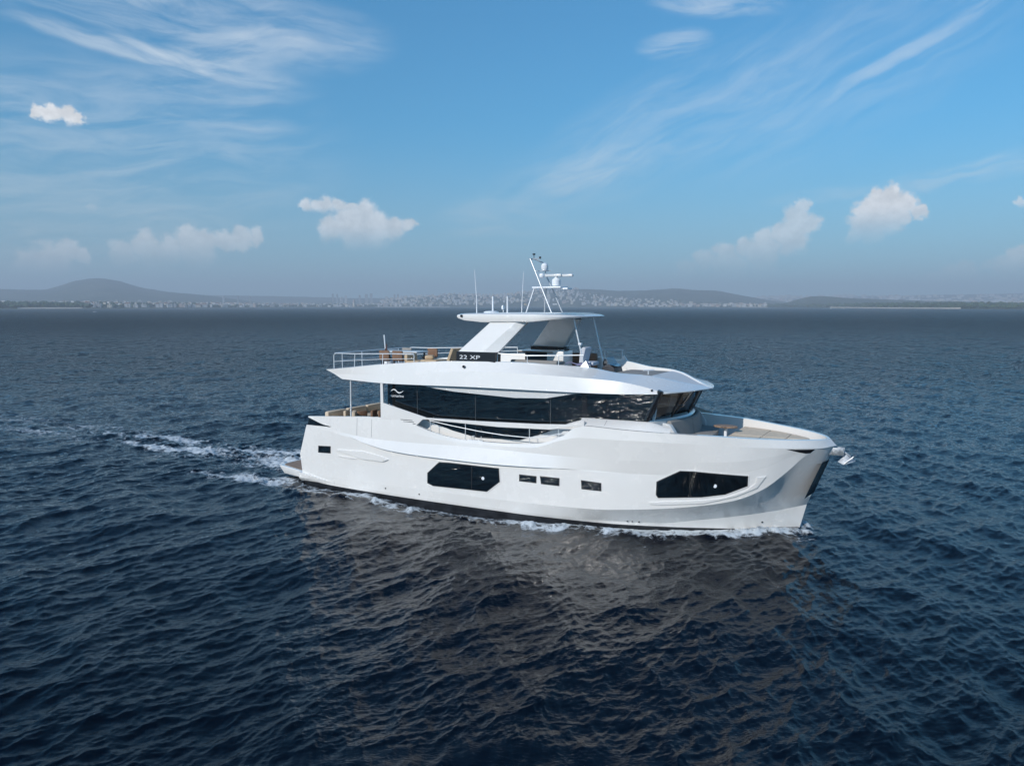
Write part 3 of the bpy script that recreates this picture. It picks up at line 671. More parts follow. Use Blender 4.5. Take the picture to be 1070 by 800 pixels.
def on_hull(poly, off, depth, step=.14, rows=6, side=-1):
    """a closed panel that follows the skin; poly (x, z) is single-valued along x"""
    n = len(poly); x0 = min(p[0] for p in poly); x1 = max(p[0] for p in poly)
    xs = sorted(set([round(p[0], 4) for p in poly] + list(np.linspace(x0, x1, max(2, int((x1 - x0) / step))))))
    out = []
    for x in xs:
        zz = []
        for i in range(n):
            (a, b), (c, d) = poly[i], poly[(i + 1) % n]
            if min(a, c) - 2e-4 <= x <= max(a, c) + 2e-4:
                zz += [b, d] if abs(a - c) < 1e-3 else [b + (d - b) * (x - a) / (c - a)]
        lo, hi = min(zz), max(zz)
        if hi - lo < .004: hi += .002; lo -= .002
        ring = []
        for k in range(rows): z = lo + (hi - lo) * k / (rows - 1); ring.append((x, side * (hull_y(x, z) + off), z))
        for k in range(rows)[::-1]: z = lo + (hi - lo) * k / (rows - 1); ring.append((x, side * (hull_y(x, z) - depth), z))
        out.append(ring)
    mb = MB(); mb.grid(out, cu=True); mb.add(out[0], [tuple(range(2 * rows))]); mb.add(out[-1], [tuple(range(2 * rows))[::-1]])
    return mb
def grow(poly, d):
    n = len(poly); cx = sum(p[0] for p in poly) / n; cz = sum(p[1] for p in poly) / n; out = []
    A = sum(poly[i][0] * poly[(i + 1) % n][1] - poly[(i + 1) % n][0] * poly[i][1] for i in range(n))
    for i in range(n):
        p, q, r = Vector(poly[i - 1]), Vector(poly[i]), Vector(poly[(i + 1) % n]); e1 = (q - p).normalized(); e2 = (r - q).normalized()
        s = 1 if A > 0 else -1; n1 = Vector((e1.y, -e1.x)) * s; n2 = Vector((e2.y, -e2.x)) * s; b = (n1 + n2).normalized(); k = d / max(.5, b.dot(n1)); o = q + b * k; out.append((o.x, o.y))
    return out
def cut_x(poly, a, b):
    """the part of a polygon between x=a and x=b"""
    def half(P, f):
        o = []
        for i in range(len(P)):
            p, q = P[i], P[(i + 1) % len(P)]
            if f(p) >= 0: o.append(p)
            if f(p) * f(q) < 0: t = f(p) / (f(p) - f(q)); o.append((p[0] + (q[0] - p[0]) * t, p[1] + (q[1] - p[1]) * t))
        return o
    return half(half(poly, lambda p: p[0] - a), lambda p: b - p[0])
HULL_WINDOWS = [
    ('hull_window', [(6.45, 1.14), (6.96, 1.59), (7.43, 1.61), (9.50, 1.61), (9.54, 1.15), (9.02, .74), (6.69, .69), (6.44, .77)], [8.38], .05),
    ('hull_window', [(15.20, 1.26), (15.21, 1.68), (15.94, 2.08), (16.35, 2.09), (17.93, 2.01), (17.92, 1.71), (17.28, 1.41), (16.58, 1.28), (15.26, 1.17)], [16.24], .05),
    ('porthole', [(.92, 1.65), (1.57, 1.69), (1.56, 1.44), (.91, 1.41)], [], .022), ('porthole', [(10.35, 1.47), (10.98, 1.47), (10.98, 1.27), (10.35, 1.27)], [], .022),
    ('porthole', [(11.16, 1.49), (11.85, 1.49), (11.85, 1.26), (11.20, 1.26)], [], .022), ('porthole', [(12.68, 1.50), (13.35, 1.47), (13.36, 1.24), (12.70, 1.24)], [], .022)]
for side in (-1, 1):
    for name, poly, splits, rim in HULL_WINDOWS:
        w = on_hull(grow(poly, rim), .012, .03, side=side).build(name, M['gasket'] if name == 'porthole' else M['white'], yacht, smooth=25)
        on_hull(grow(poly, rim * .35), .016, .02, side=side).build('gasket', M['gasket'], w, smooth=25)
        xs = [min(p[0] for p in poly)] + splits + [max(p[0] for p in poly)]
        for a, b in zip(xs[:-1], xs[1:]):
            on_hull(grow(cut_x(poly, a, b), -.014), .021, .02, side=side).build('pane', M['glass'], w, smooth=25)
        if len(splits):          # round opening port in the larger light
            x = sum(xs[1:3]) / 2 - .1; z = np.mean([p[1] for p in poly]) + .03
            mb = MB(); y = hull_y(x, z)
            mb.lathe([(.005, .03), (.055, .028), (.065, .018), (.065, -.02)], (0, 0, 0), 20, axis='y')
            mb.v = [(a + x, side * (b + y), c + z) for a, b, c in mb.v]; mb.build('vent', M['plastic'], w)
# sculpted lip that sweeps under the forward window, and the moulded scoop on the quarter
for side in (-1, 1):
    top = [(15.2, 1.02), (16.6, 1.16), (17.3, 1.30), (17.9, 1.55), (18.15, 1.78), (18.2, 1.99), (18.44, 2.01)]
    bot = [(18.20, 1.64), (17.58, 1.34), (16.63, 1.06), (15.29, .93), (15.0, .93)]
    on_hull([(15.0, 1.0)] + top + bot, .035, .03, side=side, rows=5).build('window_lip', M['white'], yacht, smooth=20, bevel=.012)
    on_hull([(1.93, 1.58), (2.0, 1.62), (3.35, 1.67), (4.22, 1.56), (4.58, 1.46), (4.33, 1.36), (3.3, 1.36), (2.9, 1.42)], .05, .03, side=side, rows=5).build('moulded_scoop', M['white'], yacht, smooth=20, bevel=.02)
    on_hull([(2.0, 1.38), (2.7, 1.38), (3.0, 1.33), (2.7, 1.30), (2.0, 1.34)], .03, .03, side=side, rows=4).build('moulded_scoop', M['white'], yacht, smooth=20, bevel=.01)
    on_hull([(19.0, 2.885), (19.75, 2.862), (19.62, 2.74), (19.5, 2.735), (19.3, 2.79)], .006, .02, side=side, rows=4).build('mooring_port', M['black'], yacht)
    mb = MB()
    for x, z in ((4.42, .32), (6.03, .28), (14.11, .17), (14.26, .17), (14.48, .17), (18.17, .27)):
        y = hull_y(x, z); k = MB().lathe([(.03, .012), (.03, -.02)], (0, 0, 0), 10, axis='y'); mb.add([(a + x, side * (b + y), c + z) for a, b, c in k.v], k.f)
    mb.build('drain_outlet', M['gasket'], yacht)
    # seams of the boarding gate in the bulwark
    mb = MB()
    for x in (2.98, 3.72):
        k = on_hull([(x, 2.26), (x + .014, 2.26), (x + .014, 2.96), (x, 2.95)], .004, .01, side=side); mb.add(k.v, k.f)
    mb.build('gate_seam', M['seam'], yacht)
    # dark panel in the open wedge under the bulwark wing imitates its shaded depth
    q = [(.22, 2.475), (1.42, 2.50), (.36, 2.80)]
    mb = MB(); mb.add([(x, side * (hull_y(max(x, .25), 2.5) - .035), z) for x, z in q] + [(x, side * (hull_y(max(x, .25), 2.5) - .06), z) for x, z in q], [(0, 1, 2), (5, 4, 3), (0, 3, 4, 1), (1, 4, 5, 2), (2, 5, 3, 0)]); mb.build('wedge_shade_panel', M['glass'], yacht, smooth=0)
# dark plate on the stem
mb = MB(); pl = []
for z in np.linspace(1.28, 2.42, 14):
    x = np.interp(z, [-.02, .88, 2.86, 2.9], [19.22, 19.44, 20.2, 20.28]); w = .10
    hy = hull_y(x - .09, z) + .012; pl.append([(x - .09, -hy, z), (x + .025, -.05, z), (x + .045, 0, z), (x + .025, .05, z), (x - .09, hy, z)])
mb.grid(pl); mb.build('stem_plate', M['black'], yacht)
# swimming platform
def platform_mesh(top, bot, inset):
    pl = [(-2.0, -1.7), (-1.98, -2.05), (-1.86, -2.25), (-1.0, -2.5), (-.1, -2.78), (.4, -2.84)]
    pl = [(a, b + inset * (1 if b < 0 else -1)) for a, b in pl]; pl = [(a + (inset if a < -1.5 else 0), b) for a, b in pl]
    return pl + [(a, -b) for a, b in pl[::-1]]
pl = MB(); P0 = platform_mesh(0, 0, 0); n = len(P0)
lo = [(a * .93 + .06, b * .97, .19 + .03 * a) for a, b in P0]; hi = [(a, b, .50) for a, b in P0]; md = [(a - .0, b, .42) for a, b in P0]
pl.grid([lo, md, hi], cu=True); pl.add(hi, [tuple(range(n))]); pl.add(lo, [tuple(range(n))[::-1]])
plat = pl.build('swim_platform', M['white'], yacht, smooth=25, bevel=.02)
P1 = platform_mesh(0, 0, .14); P1 = [(min(a, .1), b) for a, b in P1]; MB().prism(P1, lambda a, b, d: (a, b, d), .506, .518).build('teak_deck', M['teak'], plat, smooth=0)
for side in (-1, 1):        # fairing that runs from the platform into the quarter
    a = []
    for x in np.linspace(-.15, 1.75, 16):
        t = (x + .15) / 1.9; z1 = .50 - .28 * t; z0 = .12 + .05 * t; o = .10 * (1 - t) ** .7 + .004
        ring = [(x, side * (hull_y(max(x, .05), z) - .05), z) for z in (z0, z1)] + [(x, side * (hull_y(max(x, .05), z1) + o), z1 - .01), (x, side * (hull_y(max(x, .05), z0 + .1) + o), z0 + .12), (x, side * (hull_y(max(x, .05), z0) + .01), z0)]
        a.append(ring)
    MB().grid(a, cu=True).add(a[0], [(0, 1, 2, 3, 4)]).build('quarter_fairing', M['white'], yacht, smooth=30)
# decks
def deck(name, x0, x1, z, mat, inset=.1):
    xs = np.linspace(x0, x1, 24); y = np.maximum(np.array([float(row_at('top', x)[0]) for x in xs]) - .2 - inset * 0, .02)
    MB().grid([[(x, -b, z) for x, b in zip(xs, y)], [(x, b, z) for x, b in zip(xs, y)]]).build(name, mat, yacht)
deck('aft_deck', .3, 4.3, 2.104, M['teak']); deck('side_deck', 4.3, 12.5, 2.104, M['nonskid']); deck('foredeck', 12.5, 19.9, 2.354, M['nonskid'])
# stern coaming that closes the aft deck
MB().box(.35, .55, -2.7, 2.7, 2.1, 2.72, ch=.03).build('stern_coaming', M['white'], yacht)

# ---- saloon and wheelhouse
SY = 2.46
def plan_front(y):     # the curved front of the wheelhouse, at its sill
    return 15.38 - .62 * (abs(y) / 2.4) ** 1.7
wall = MB()
pl = [(4.2, -SY + .03)] + [(x, -SY + .03) for x in np.linspace(5, 14.5, 12)] + [(plan_front(y) - .03, y) for y in np.linspace(-2.36, 2.36, 21)] + [(x, SY - .03) for x in np.linspace(14.5, 5, 12)] + [(4.2, SY - .03)]
wall.grid([[(x, y, 2.0) for x, y in pl], [(x, y, 3.585) for x, y in pl]]); wall.build('saloon_wall', M['white'], yacht, smooth=30)
MB().box(4.18, 4.24, -SY + .03, SY - .03, 2.1, 4.5).build('aft_bulkhead', M['glass'], yacht, smooth=0)
GLASS = [(4.22, 4.62), (4.22, 3.57), (6.05, 3.03), (7.2, 2.73), (8.25, 2.55), (10.05, 2.60), (11.1, 2.95), (11.95, 3.35), (12.62, 3.56), (14.84, 3.62), (15.27, 4.62)]
def side_panel(poly, y0, y1):
    mb = MB()
    mb.prism(poly, lambda a, b, d: (a, d, b), y0, y1); return mb
for side in (-1, 1):
    sp = side_panel(cut_x(GLASS, 4.22, 13.0), side * (SY - .028), side * SY).build('window_surround', M['black'], yacht, smooth=0)
    cuts = [4.24, 5.62, 8.22, 11.28, 12.48]
    for a, b in zip(cuts[:-1], cuts[1:]):
        side_panel(cut_x(grow(GLASS, -.02), a + .016, b - .016), side * SY, side * (SY + .012)).build('saloon_window', M['glass'], yacht, smooth=0)
    for x in cuts[1:-1]:
        side_panel(cut_x(grow(GLASS, -.03), x - .011, x + .011), side * (SY + .008), side * (SY + .016)).build('pane_joint', M['joint'], yacht, smooth=0)
    side_panel([(12.48, 4.6), (12.48, 3.56), (12.66, 3.57), (12.66, 4.6)], side * (SY - .02), side * (SY + .03)).build('door_post', M['black'], yacht, smooth=0)
    for a, b in ((12.67, 13.36), (13.39, 14.84)):
        top = 4.6; q = [(a, top), (a, 3.58), (b, 3.58 + (.03 if b > 14 else 0)), (b + (.43 if b > 14 else 0), top)]
        side_panel(q, side * (SY + .002), side * (SY + .014)).build('wheelhouse_window', M['glass'], yacht, smooth=0)
    side_panel(cut_x(GLASS, 12.66, 15.3), side * (SY - .03), side * SY).build('window_surround', M['black'], yacht, smooth=0)
    # white wing and pillar abaft the windows
    side_panel([(4.17, 4.46), (4.17, 3.02), (5.14, 3.0), (5.75, 2.78), (6.15, 3.12), (6.42, 3.13), (6.3, 3.2), (4.31, 3.63), (4.29, 4.46)], side * 2.80, side * 2.88).build('side_wing', M['white'], yacht, smooth=0, bevel=.012)
    mb = MB()
    for k in range(4):
        x0 = 5.12 + k * .13; mb.add([(x, side * yy, z) for yy in (2.888, 2.87) for x, z in ((x0, 3.06 - k * .065), (x0 + .56 - .06 * k, 3.06 - k * .065), (x0 + .57 - .06 * k, 3.04 - k * .065), (x0 + .02, 3.04 - k * .065))], [(0, 1, 2, 3), (7, 6, 5, 4), (0, 4, 5, 1), (2, 6, 7, 3), (1, 5, 6, 2), (3, 7, 4, 0)])
    mb.build('louvre', M['dark'], yacht, smooth=0)
    # the rail-like fashion plate over the cut in the bulwark
    bt = [(6.3, 3.2), (8.62, 3.235), (10.94, 3.30), (12.05, 3.36), (12.75, 3.52)]; bb = [(12.75, 3.36), (12.38, 3.31), (11.49, 3.14), (9.41, 3.08), (6.42, 3.13)]
    side_panel(bt + bb, side * 2.80, side * 2.92).build('fashion_plate', M['white'], yacht, smooth=0, bevel=.015)
    # slope between the wheelhouse side and the bulwark cap
    xs = np.linspace(12.5, 15.6, 14); g = [[(x, side * 2.42, 3.59 - .16 * sstep(14.8, 15.6, x)) for x in xs], [(x, side * (2.56 if x < 14.9 else 2.5), 3.56 - .15 * sstep(14.8, 15.6, x)) for x in xs], [(x, side * (float(row_at('top', x)[0]) - .03), float(row_at('top', x)[1]) + .012) for x in xs]]
    MB().grid(g).build('side_coaming', M['white'], yacht, smooth=35)
    mb = MB()
    for x in (12.72, 13.42): mb.add([(x + dx, side * y, z) for dx in (0, .014) for y, z in ((2.575, 3.555), (2.80, 3.415))], [(0, 1, 3, 2)])
    mb.build('door_seam', M['seam'], yacht, smooth=0)
# windscreen: forward-leaning panes between dark posts
ys = [-2.42, -1.25, 0.0, 1.25, 2.42]
def wsp(y, t, off=0.):     # t 0 sill .. 1 head
    return (plan_front(y) + .47 * t + off, y, 3.63 + .99 * t)
for a, b in zip(ys[:-1], ys[1:]):
    aa, bb = a + .055, b - .055
    q = [[wsp(aa + (bb - aa) * i / 6, t, .012) for i in range(7)] for t in (.05, 1)]
    MB().grid(q).build('windscreen_pane', M['clear'], yacht, fix=False)
fr = MB()
for y in ys: fr.tube([wsp(y, 0), wsp(y, 1)], .10 if abs(y) > 2 else .06, 8)
fr.tube([wsp(y, .02) for y in np.linspace(-2.42, 2.42, 25)], .05, 8)
fr.build('windscreen_frame', M['black'], yacht)
wp = MB()
for y in (-.9, .5): wp.tube([wsp(y - .25, .06, .04), wsp(y + .2, .62, .05)], .012, 6).tube([wsp(y - .05, .35, .055), wsp(y + .42, .97, .055)], .012, 6)
wp.build('windscreen_wiper', M['black'], yacht)
# inside the wheelhouse, seen through the panes
MB().box(12.9, 15.3, -2.35, 2.35, 2.55, 2.6).build('wheelhouse_floor', M['interior'], yacht, smooth=0)
MB().box(12.85, 12.92, -2.4, 2.4, 2.6, 4.45).build('cabin_bulkhead', M['interior'], yacht, smooth=0)
MB().box(14.5, 15.0, -1.9, 1.9, 2.6, 3.5, ch=.05).build('dashboard', M['dark'], yacht)
cu = MB()
for s in (-1, 1):
    for k in range(7): cu.tube([(14.62 + .045 * k, s * (2.26 - .01 * k), 3.4), (14.82 + .045 * k, s * (2.26 - .01 * k), 4.5)], .03, 6)
    for k in range(7): cu.tube([(15.02 + .02 * k, s * (1.52 - .05 * k), 3.4), (15.3 + .02 * k, s * (1.52 - .05 * k), 4.5)], .03, 6)
cu.build('curtain', M['greywhite'], yacht)
co_ = MB(); g = [[(plan_front(y) - .02, y, 3.63) for y in np.linspace(-2.42, 2.42, 21)], [(plan_front(y) + .07, y, 3.62) for y in np.linspace(-2.46, 2.46, 21)], [(plan_front(y) + .12, y * 1.02, 3.56) for y in np.linspace(-2.46, 2.46, 21)], [(plan_front(y) + .12, y * 1.02, 2.36) for y in np.linspace(-2.46, 2.46, 21)]]
co_.grid(g).build('wheelhouse_coaming', M['white'], yacht, smooth=35)

# ---- flying bridge moulding
FB = {
 'soffit': [(2.3, 2.3, 4.42), (4.5, 2.4, 4.40), (8.7, 2.4, 4.46), (12.5, 2.4, 4.47), (14.5, 2.2, 4.48), (15.3, 1.9, 4.50), (15.95, .95, 4.52), (16.2, .02, 4.53)],
 'lip':    [(2.35, 2.62, 4.39), (4.5, 2.74, 4.37), (8.7, 2.76, 4.43), (12.5, 2.74, 4.45), (14.5, 2.52, 4.48), (15.25, 2.28, 4.51), (15.95, 1.16, 4.525), (16.22, .02, 4.535)],
 'bot':    [(2.17, 2.76, 4.45), (4.5, 2.92, 4.40), (8.7, 2.98, 4.46), (12.5, 2.93, 4.47), (13.6, 2.85, 4.48), (14.5, 2.70, 4.50), (15.3, 2.42, 4.525), (15.7, 1.75, 4.535), (16.02, 1.0, 4.54), (16.27, .02, 4.545)],
 'crease': [(1.75, 2.72, 4.63), (4.5, 2.865, 4.74), (6.5, 2.88, 4.88), (8.7, 2.885, 5.02), (9.86, 2.88, 5.02), (12, 2.85, 4.98), (13.74, 2.73, 4.90), (14.7, 2.52, 4.73), (15.3, 2.40, 4.585), (15.7, 1.73, 4.565), (16.03, .98, 4.56), (16.28, .02, 4.56)],
 'top':    [(1.28, 2.70, 4.80), (1.95, 2.75, 4.86), (4.26, 2.80, 5.12), (6, 2.79, 5.26), (7.75, 2.73, 5.35), (9.7, 2.55, 5.37), (11, 2.30, 5.33), (11.7, 2.12, 5.29), (12.4, 1.92, 5.24), (13.55, 1.75, 5.06), (14.3, 1.55, 5.02), (14.75, 1.37, 4.95), (15.4, .87, 4.77), (15.9, .40, 4.64), (16.26, .02, 4.565)],
}
def fb_at(k, x):
    r = FB[k]; return pchip([(a, b) for a, b, c in r], x), pchip([(a, c) for a, b, c in r], x)
def fly_floor(x): return np.interp(x, [1, 12.2, 12.5, 14.2, 14.9, 16], [4.72, 4.80, 4.86, 4.84, 4.80, 4.53])
def build_fly():
    n = 90; u = np.linspace(0, 1, n); u = 1 - (1 - u) ** 1.3
    rows = []
    for k in ('soffit', 'lip', 'bot', 'crease', 'top'):
        r = FB[k]; x = r[0][0] + (r[-1][0] - r[0][0]) * u; y, z = fb_at(k, x); rows.append(np.stack([x, y, z], -1))
    t = rows[-1].copy(); w = np.minimum(.14, t[:, 1] * .5); t[:, 1] = t[:, 1] - w; t[:, 2] += .004; rows.append(t)
    b = t.copy(); b[:, 1] = np.maximum(b[:, 1] - .06, .005); b[:, 2] = np.where(b[:, 0] < 14.35, fly_floor(b[:, 0]), t[:, 2] - .025 - .02 * (b[:, 0] < 15.8)); rows.append(b)
    mb = MB()
    for s in (-1, 1):
        P = [[(p[0], s * p[1], p[2]) for p in r] for r in rows]
        for i in range(len(P) - 1): mb.grid(P[i:i + 2])
    for k in (0, len(rows) - 1):
        mb.grid([[(p[0], -p[1], p[2]) for p in rows[k]], [(p[0], p[1], p[2]) for p in rows[k]]], 1 if k else 0)
    e = [[(r[0][0], s * r[0][1], r[0][2]) for r in rows] for s in (-1, 1)]; mb.grid(e)
    return mb.build('flybridge', [M['white'], M['nonskid']], yacht, smooth=35, fix=False)
build_fly()
for side in (-1, 1):      # brow under the moulding, deepest amidships
    low = [(5.0, 4.44), (5.95, 4.40), (6.7, 4.30), (7.5, 4.23), (8.56, 4.19), (10, 4.14), (11.25, 4.19), (12.0, 4.34), (12.6, 4.46)]
    MB().prism(low + [(12.6, 4.50), (5.0, 4.50)], lambda a, b, d: (a, d, b), side * 2.48, side * 2.80).build('brow', M['greywhite'], yacht, smooth=0, bevel=.01)
    MB().lathe([(.05, .02), (.05, -.03)], (7.98, side * 2.87, 5.17), 12, axis='y').build('side_lamp', M['black'], yacht)
    MB().lathe([(.035, .02), (.035, -.03)], (14.95, side * 2.52, 4.63), 12, axis='y').build('side_lamp', M['black'], yacht)
MB().tube([(2.44, -2.58, 2.9), (2.48, -2.6, 4.42)], .035, 10).build('awning_pole', M['steel'], yacht)
MB().tube([(2.44, 2.58, 2.9), (2.48, 2.6, 4.42)], .035, 10).build('awning_pole', M['steel'], yacht)
MB().box(12.7, 14.35, -1.5, 1.5, 4.83, 4.95, ch=.05).build('sun_pad', M['taupe'], yacht)
for side in (-1, 1): MB().add([(12.15, side * 1.86, 5.26), (12.48, side * 1.83, 5.20), (12.3, side * 1.80, 5.47), (12.15, side * 1.93, 5.26), (12.48, side * 1.90, 5.2), (12.32, side * 1.84, 5.47)], [(0, 1, 2), (5, 4, 3), (0, 3, 4, 1), (1, 4, 5, 2), (2, 5, 3, 0)]).build('wind_deflector', M['white'], yacht, smooth=0)
mb = MB().tube([(14.25, -.9, 5.0), (14.25, -.9, 5.14)], .02, 8); mb.tube([(14.1, -1.02, 5.14), (14.42, -.76, 5.15)], .025, 8); mb.build('mooring_cleat', M['steel'], yacht)

# hardtop
HT = [(6.95, 1.2), (6.98, 1.65), (7.12, 1.98), (7.5, 2.13), (8.2, 2.18), (10.4, 2.14), (10.9, 2.02), (11.3, 1.72), (11.62, 1.4), (11.78, 1.1), (11.85, .5)]
HP = [(x, -y) for x, y in HT] + [(x, y) for x, y in HT[::-1]]
def ring(scale, z, inset):
    out = []
    for x, y in HP:
        sx = x + inset * (1 if x < 9.5 else -1) * min(1, abs(x - 9.4) / 2); out.append((sx, y * (1 - inset / 2.2), z(x)))
    return out
zt = lambda x: np.interp(x, [7, 7.6, 9, 10.7, 11.9], [7.06, 7.10, 7.10, 7.09, 7.03]); zb = lambda x: np.interp(x, [7, 7.5, 8, 10.4, 11.9], [6.89, 6.79, 6.74, 6.77, 6.92])
rg = [ring(1, lambda x: zt(x) - .005, .32), ring(1, lambda x: zt(x) - .012, .10), ring(1, lambda x: zt(x) - .05, .02), ring(1, lambda x: (zt(x) + zb(x)) / 2, .0), ring(1, lambda x: zb(x) + .03, .03), ring(1, zb, .14)]
mb = MB(); mb.grid(rg, cu=True); mb.add(rg[0], [tuple(range(len(HP)))]); mb.add(rg[-1], [tuple(range(len(HP)))[::-1]])
top = mb.build('hardtop', M['white'], yacht, smooth=40)
MB().box(8.3, 11.2, -1.5, 1.5, 7.085, 7.102, ch=.006).build('top_panel', M['greywhite'], top)
MB().lathe([(.05, .01), (.05, -.05)], (7.42, -2.1, 6.98), 10, axis='y').build('deck_lamp', M['black'], top)

# arch legs with the name boards at their feet
def leg(side, dx):
    def P(x, y, z): return (x + dx, side * y, z)
    sec = []
    for t in np.linspace(0, 1, 7):
        z = 5.68 + t * 1.14; y = 2.60 - .55 * t; xa = 7.55 + t * 1.13; xm = 8.61 + t * 1.12; xf = 9.15 + t * .94
        th = .22
        sec.append([P(xa, y, z), P(xm, y + .0, z), P(xf, y - .20, z), P(xf - .05, y - .20 - th, z), P(xa + .05, y - th - .08, z)])
    mb = MB(); mb.grid(sec, cu=True); mb.add(sec[0], [(0, 1, 2, 3, 4)]); mb.add(sec[-1], [(4, 3, 2, 1, 0)])
    l = mb.build('arch_leg', M['white'], yacht, smooth=20, bevel=.02)
    b = MB()
    foot = [(7.53, 2.66), (9.16, 2.62), (9.14, 2.2), (7.6, 2.2)]
    b.grid([[P(x, y + .02, 5.31) for x, y in foot], [P(x, y, 5.70) for x, y in foot]], cu=True); b.add([P(x, y, 5.70) for x, y in foot], [(0, 1, 2, 3)])
    b.build('name_board', M['black'], l, smooth=0)
    v, f = text_polys('22 XP', .20, 1.75)
    w = max(p[0] for p in v)
    def T(a, h): 
        x = 7.66 + (a if side < 0 else w - a) ; return P(x, 2.66 - (x - 7.53) / 1.63 * .04 + .02 * (1 - (h + .115) / .39) + .006, 5.435 + h)
    MB().add([T(a, h) for a, h in v], f).build('lettering', M['plastic'], l, smooth=0, fix=False)
leg(-1, 0.); leg(1, .45)
# company mark and name on the aftmost window
mb = MB(); y = -(SY + .016)
cur = [(0, .0), (.06, .035), (.13, .066), (.20, .05), (.27, .0), (.34, -.022), (.42, -.005), (.50, .035)]
tp = [(a, b + .012 + .012 * math.sin(math.pi * i / 7)) for i, (a, b) in enumerate(cur)]; bt_ = [(a, b - .010 * math.sin(math.pi * i / 7)) for i, (a, b) in enumerate(cur)]
mb.grid([[(4.34 + 1.25 * a, y, 4.03 + 1.5 * b) for a, b in tp], [(4.34 + 1.25 * a, y, 4.03 + 1.5 * b) for a, b in bt_]])
v, f = text_polys('numarine', .155, 1.12); mb.add([(4.33 + a, y, 3.84 + b) for a, b in v], f)
mb.build('lettering', M['plastic'], yacht, smooth=0, fix=False)

# struts of the hardtop
for side in (-1, 1):
    s_ = MB().tube([(11.42, side * .9, 6.88), (11.86, side * .9, 5.12)], .028, 8).build('hardtop_strut', M['steel'], yacht)
    if side < 0: MB().box(11.62, 11.74, -.96, -.84, 5.95, 6.03, ch=.01).build('spot_lamp', M['plastic'], s_)
# radar mast
mast = MB()
mast.tube([(9.39, -.75, 7.06), (9.52, -.3, 8.03)], .03, 8); mast.tube([(10.32, -.45, 7.07), (9.31, -.25, 9.11)], .027, 8)
mast.tube([(9.44, .7, 7.07), (9.70, .3, 8.03)], .03, 8); mast.tube([(10.34, .45, 7.07), (10.01, .25, 7.97), (9.73, .2, 8.53), (9.72, .2, 8.75)], .028, 8)
mast.tube([(9.84, .62, 7.41), (10.22, .42, 7.41)], .022, 6); mast.tube([(9.31, -.25, 9.11), (9.33, .05, 9.12), (9.62, .2, 8.98), (9.72, .2, 8.75)], .026, 8); mast.tube([(9.18, -.1, 9.12), (9.62, -.05, 9.13)], .02, 6)
mast.tube([(9.36, 0, 8.66), (9.95, .2, 8.68)], .02, 6)
mast = mast.build('radar_mast', M['mast'], yacht)
MB().box(9.42, 10.62, -.34, .34, 8.01, 8.07, ch=.02).box(10.5, 10.84, -.2, .2, 7.96, 8.02, ch=.01).build('mast_platform', M['plastic'], mast)
MB().lathe([(.15, 8.10), (.165, 8.15), (.165, 8.31), (.14, 8.35), (.06, 8.40), (.06, 8.45)], (10.28, 0, 0), 18).build('radar_pedestal', M['plastic'], mast)
MB().box(9.83, 10.52, -.10, .02, 8.44, 8.54, ch=.03).box(10.4, 10.95, -.02, .10, 8.43, 8.53, ch=.03).build('radar_scanner', M['greywhite'], mast)
MB().lathe([(.02, 8.64), (.10, 8.68), (.135, 8.75), (.135, 8.87), (.09, 8.94), (.02, 8.97)], (9.74, .1, 0), 18).build('satellite_dome', M['plastic'], mast)
MB().lathe([(.02, 8.38), (.09, 8.42), (.11, 8.48), (.09, 8.55), (.02, 8.58)], (9.72, -.1, 0), 14).build('horn', M['plastic'], mast)
MB().tube([(9.36, -.05, 9.12), (9.36, -.05, 9.30)], .012, 6).lathe([(.015, 9.26), (.06, 9.28), (.06, 9.31), (.015, 9.33)], (9.36, -.05, 0), 10).build('wind_sensor', M['dark'], mast)
MB().tube([(9.62, -.05, 9.12), (9.62, -.05, 9.2)], .04, 8).build('anchor_lamp', M['dark'], mast)
# aerials on the hardtop
for pts, r, r2 in (([(7.70, -1.5, 7.05), (7.70, -1.5, 7.6), (7.61, -1.5, 8.69)], .024, .008), ([(8.81, 0, 7.05), (8.82, 0, 7.5), (8.89, 0, 8.65)], .02, .007), ([(7.52, 0, 7.05), (7.52, 0, 7.72)], .036, .032), ([(9.02, -1.5, 7.03), (9.02, -1.5, 7.70)], .032, .03)):
    MB().tube(pts, r, 8, r2=r2).build('aerial', M['plastic'], yacht)
MB().tube([(8.0, 0, 7.05), (7.98, 0, 7.25)], .012, 6).lathe([(.02, 7.2), (.055, 7.22), (.065, 7.3), (.045, 7.36), (.01, 7.38)], (7.98, 0, 0), 14).build('satellite_receiver', M['plastic'], yacht)
MB().lathe([(.30, 7.08), (.30, 7.12), (.2, 7.15), (.02, 7.16)], (7.48, -.05, 0), 24).build('antenna_base', M['plastic'], yacht)

